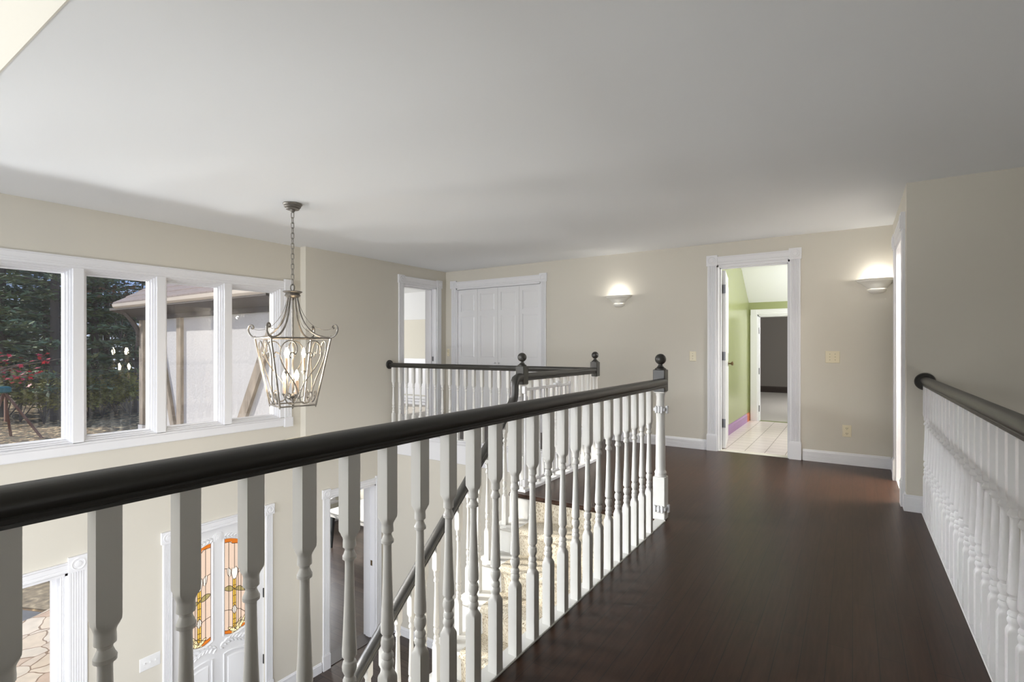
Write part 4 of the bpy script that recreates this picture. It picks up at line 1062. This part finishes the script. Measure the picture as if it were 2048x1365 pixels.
# trees
def blob_foliage(rnd, centers, n, size, flat=.5):
    mb = MB()
    for c, R in centers:
        for i in range(n):
            v = Vector((rnd.gauss(0, 1), rnd.gauss(0, 1), rnd.gauss(0, 1)*flat)); v *= R*(.45+.55*rnd.random())/max(v.length, .01)
            p = Vector(c)+v; s = size*(.5+rnd.random())
            a = Vector((rnd.gauss(0, 1), rnd.gauss(0, 1), rnd.gauss(0, .5))).normalized(); b_ = a.cross(Vector((rnd.gauss(0, 1), rnd.gauss(0, 1), rnd.gauss(0, 1)))).normalized()
            mb.add([p-a*s, p+b_*s*.5, p+a*s, p-b_*s*.5], [(0, 1, 2, 3)])
    return mb
def pine_meshes(seed, H=14):
    rnd = random.Random(seed); tr = MB(); fo = MB()
    tr.tube([(0, 0, -.3), (.05, 0, H*.4), (0, .05, H*.75), (0, 0, H)], [.24, .19, .10, .02], 8)
    z = 1.5
    while z < H-.3:
        nb_ = 5 if z < H*.8 else 4; L = (1-z/H)**.75*3.6+.35
        a0 = rnd.random()*6.28
        for kk in range(nb_):
            an = a0+kk*2*PI/nb_+rnd.gauss(0, .2); Lr = L*(.7+.5*rnd.random()); rise = .12+.25*z/H
            tip = Vector((math.cos(an)*Lr, math.sin(an)*Lr, z+Lr*rise-.02*Lr*Lr))
            tr.tube([(0, 0, z), tip*.5+Vector((0, 0, z*.5+.1)), tip], [.045, .03, .008], 4)
            for q in range(int(24+Lr*22)):
                t = .2+.8*rnd.random()**.7
                p = Vector((0, 0, z)).lerp(tip, t)+Vector((rnd.gauss(0, .16+.2*t), rnd.gauss(0, .16+.2*t), rnd.gauss(0, .09)))
                s = .13+.14*rnd.random()
                d = Vector((math.cos(an)+rnd.gauss(0, .5), math.sin(an)+rnd.gauss(0, .5), rnd.gauss(-.05, .25))).normalized(); w_ = d.cross(Vector((rnd.gauss(0, .5), rnd.gauss(0, .5), 1))).normalized()
                fo.add([p-d*s, p+w_*s*.32, p+d*s, p-w_*s*.32], [(0, 1, 2, 3)])
        z += .62+.25*rnd.random()
    return tr, fo
PROTO = []
def plant(name, x, y, tr, fo, mt, mf, label, cat_, group, sc=1, rz=0, cache=None):
    T = thing(name, (x, y, EG), label, cat_, group); T.rotation_euler = (0, 0, rz); T.scale = (sc, sc, sc)
    if cache and 'o' in cache:
        for s in cache['o']:
            c = s.copy(); COL.objects.link(c); c.parent = T
            if c.name.startswith('foliage'): c.material_slots[0].link = 'OBJECT'; c.material_slots[0].material = mf
    else:
        a = tr.build('trunk', mt, T, 40, org=None); b_ = fo.build('foliage', mf, T, 0)
        for oo in (a, b_):
            oo.data.transform(Matrix.Translation(Vector((x, y, EG))))
        if cache is not None: cache['o'] = [a, b_]
    return T
caches = [dict() for _ in range(3)]; pm = [pine_meshes(s, h) for s, h in ((11, 14), (12, 16), (13, 12))]
def at(u, dist):
    s = (u-1024)/1026; d = (FW+RT*s).normalized(); return d.x*dist, d.y*dist
prnd = random.Random(5)
pines = [(-60, 47), (5, 44), (48, 52), (92, 46), (112, 40), (150, 50), (188, 43), (214, 49), (250, 53), (285, 46), (310, 58), (30, 60), (130, 62), (200, 64), (75, 66)]
for i, (u, d) in enumerate(pines):
    x, y = at(u, d); v = i % 3
    plant('pine_tree', x, y, pm[v][0], pm[v][1], M['bark'], M['pine'] if i % 2 else M['pine2'], 'dark evergreen pine in the dense stand across the lawn', 'tree', 'evergreens across the lawn', .8+.35*prnd.random() if i not in (8, 9) else .75, prnd.random()*6, caches[v])
def bare_tree(seed, H=9):
    rnd = random.Random(seed); tr = MB(); fo_c = []
    def br(p, d, L, r, lev):
        q = p+d*L; tr.tube([p, p.lerp(q, .5)+Vector((rnd.gauss(0, .04*L), rnd.gauss(0, .04*L), 0)), q], [r, r*.8, r*.55], 5, caps=False)
        if lev == 0: fo_c.append((q, .6)); return
        for _ in range(3):
            nd = (d+Vector((rnd.gauss(0, .45), rnd.gauss(0, .45), rnd.gauss(.1, .25)))).normalized(); br(q, nd, L*.68, r*.55, lev-1)
    br(Vector((0, 0, -.2)), Vector((0, 0, 1)), H*.32, .16, 4)
    return tr, blob_foliage(rnd, fo_c[::3], 7, .12, 1)
bc = dict(); bt = bare_tree(3)
for i, (u, d) in enumerate([(272, 41), (255, 68), (235, 75), (290, 80), (110, 78), (40, 80), (170, 72)]):
    x, y = at(u, d)
    plant('bare_tree', x, y, bt[0], bt[1], M['bark'], M['rusty'], 'thin bare tree with a few brown leaves behind the evergreens', 'tree', 'bare trees behind the evergreens', 1+.4*prnd.random(), prnd.random()*6, bc)
def shrub(seed):
    rnd = random.Random(seed); tr = MB(); cs = []
    for k in range(9):
        an = rnd.random()*6.28; r = rnd.random()*.7; tip = Vector((math.cos(an)*r, math.sin(an)*r, .8+rnd.random()*1.4))
        tr.tube([(0, 0, 0), tip*.5, tip], [.03, .02, .008], 4); cs.append((tip, .5))
    return tr, blob_foliage(rnd, cs, 55, .10, .8)
sc_ = dict(); sh = shrub(8)
for i, (u, d) in enumerate([(88, 38), (120, 38.5), (178, 40), (205, 39), (232, 40.5), (250, 41), (262, 39.5), (40, 40), (10, 41), (150, 40)]):
    x, y = at(u, d)
    plant('garden_shrub', x, y, sh[0], sh[1], M['bark'], M['olive'], 'yellow green shrub growing at the foot of the evergreens', 'shrub', 'shrubs at the foot of the evergreens', 1+.4*prnd.random(), prnd.random()*6, sc_)
rnd = random.Random(21)   # crimson maple close to the house
x, y = -15.5, 2.35
tr = MB(); tr.tube([(0, 0, -.2), (.1, -.1, 1.8), (.0, .1, 3.3), (-.1, .2, 4.4)], [.09, .07, .05, .02], 7)
cs = []
for dx_, dy_, zz, R_ in ((0, .9, 3.75, .30), (.1, .55, 3.9, .28), (-.2, 1.2, 3.55, .26), (0, 1.55, 3.92, .14), (.1, .3, 3.62, .26), (0, 2.0, 3.95, .10), (.1, -.2, 3.9, .3), (-.1, -.6, 3.6, .3)):
    tip = Vector((dx_, dy_, zz)); tr.tube([(0, .03, zz-.75), tip*.5+Vector((0, 0, zz*.5-.2)), tip], [.028, .016, .006], 5)
    cs.append((tip, R_))
fo = MB()
for c, R in cs:
    for i in range(int(R*130)):
        p = c+Vector((rnd.gauss(0, R*.7), rnd.gauss(0, R*.7), rnd.gauss(0, R*.5))); s = .055*(.6+rnd.random()*.8); ax = rnd.random()*6.28; n1 = Vector((math.cos(ax), math.sin(ax), rnd.gauss(0, .3))).normalized(); n2 = n1.cross(Vector((rnd.gauss(0, .5), rnd.gauss(0, .5), 1))).normalized()
        pts = []
        for kk in range(10):
            rr_ = s*(1 if kk % 2 == 0 else .45); pts.append(p+n1*rr_*math.cos(kk*PI/5)+n2*rr_*math.sin(kk*PI/5))
        fo.add(pts, [tuple(range(10))])
plant('red_maple', x, y, tr, fo, M['bark'], M['maple'], 'small crimson leaved maple at the left edge of the windows', 'tree', None)

# ------------------------------------------------------------------ light, sky, camera
w = bpy.data.worlds.new('World'); scene.world = w; t, n, l = nt(w)
o = n.new('ShaderNodeOutputWorld'); bg = n.new('ShaderNodeBackground'); l.new(bg.outputs[0], o.inputs[0])
tc = n.new('ShaderNodeTexCoord'); sp = n.new('ShaderNodeSeparateXYZ'); l.new(tc.outputs['Generated'], sp.inputs[0])
r = n.new('ShaderNodeValToRGB'); l.new(sp.outputs[2], r.inputs[0])
e = r.color_ramp.elements; e[0].position = 0; e[0].color = (.78, .86, 1, 1); e[1].position = 1; e[1].color = (.30, .42, .72, 1)
k_ = e.new(.12); k_.color = (.30, .48, .92, 1)
l.new(r.outputs[0], bg.inputs[0]); bg.inputs[1].default_value = .95
sun = bpy.data.lights.new('sun', 'SUN'); sun.energy = 5.2; sun.color = (1, .95, .86); sun.angle = math.radians(.6)
so = bpy.data.objects.new('sun', sun); COL.objects.link(so)
so.rotation_euler = Vector((1, .5, -.5)).to_track_quat('-Z', 'Y').to_euler(); so.location = (-20, -10, 12)
def area(name, loc, target, sx, sy, e, col=(1, 1, 1), spread=180):
    L = bpy.data.lights.new(name, 'AREA'); L.shape = 'RECTANGLE'; L.size = sx; L.size_y = sy; L.energy = e; L.color = col; L.spread = math.radians(spread)
    ob = bpy.data.objects.new(name, L); COL.objects.link(ob); ob.location = loc
    ob.rotation_euler = (Vector(target)-Vector(loc)).to_track_quat('-Z', 'Y').to_euler(); return ob
def pointl(name, loc, e, r, col=(1, .97, .92)):
    L = bpy.data.lights.new(name, 'POINT'); L.energy = e; L.shadow_soft_size = r; L.color = col
    ob = bpy.data.objects.new(name, L); COL.objects.link(ob); ob.location = loc; return ob
area('fill_lamp_foyer_ceiling', (-9.3, -.2, -.52), (-5.4, .9, 1.12), 3.0, .45, 50, (.95, .98, 1), 62)  # unseen lamp added outside below the sill to brighten the ceiling
area('daylight_great_room', (-3.4, -5.3, .9), (-2.6, 2, .9), 4.0, 4.2, 460, (.97, .99, 1))
area('fill_lamp_low_right', (3.5, .5, -1.7), (-2, 1.5, -1.7), 5.0, 1.8, 65, (.97, .99, 1))  # lamp added before a windowless wall to lift the lower foyer walls
area('fill_lamp_foyer_walls', (-.95, -1.4, -.5), (-5.4, 2.0, -2.1), 3.0, .3, 62, (.98, .99, 1), 95)  # lamp added under the bridge without a fixture, brightens the lower walls
area('fill_lamp_right_rail', (-9.0, -1.4, 2.7), (.4, 3.0, .5), 3.0, .9, 165, (.95, .98, 1), 42)  # unseen lamp added above the window tops to brighten the right railing
area('fill_lamp_hall', (1.3, 5.45, 2.34), (1.1, 5.451, 0), 1.0, .8, 210, (1, .99, .97))  # ceiling lamp added in the unseen room, spills light into the hall
area('daylight_bath', (.62, 7.6, 1.5), (-1.2, 7.8, 1.2), 1.2, 1.2, 72, (1, 1, 1))
area('daylight_bedroom', (1.35, 11.5, 1.4), (-1.5, 12.2, 0), 2.0, 1.4, 200, (1, 1, 1))
area('daylight_cream_room', (-10.0, 5.2, 1.2), (-7, 6.8, .9), 1.8, 1.4, 110, (1, 1, 1))
area('daylight_table_room', (-10.2, 6.2, GZ+1.6), (-7.5, 6.0, GZ+.6), 2.2, 1.5, 270, (1, 1, 1))

cam = bpy.data.cameras.new('Camera'); co = bpy.data.objects.new('Camera', cam); COL.objects.link(co)
cam.sensor_width = 36; cam.sensor_fit = 'HORIZONTAL'; cam.lens = 36*1026/2048; cam.shift_y = 13/2048; cam.clip_start = .02; cam.clip_end = 400
co.location = (0, 0, CZ); co.rotation_euler = (PI/2, 0, A)
scene.camera = co
scene.view_settings.view_transform = 'Standard'; scene.view_settings.look = 'None'; scene.view_settings.gamma = 1; scene.view_settings.use_curve_mapping = False
scene.view_settings.exposure = 0.06
c = scene.cycles
c.use_denoising = True; c.max_bounces = 10; c.diffuse_bounces = 5; c.glossy_bounces = 4; c.transparent_max_bounces = 12; c.sample_clamp_indirect = 6; c.caustics_reflective = False; c.caustics_refractive = False
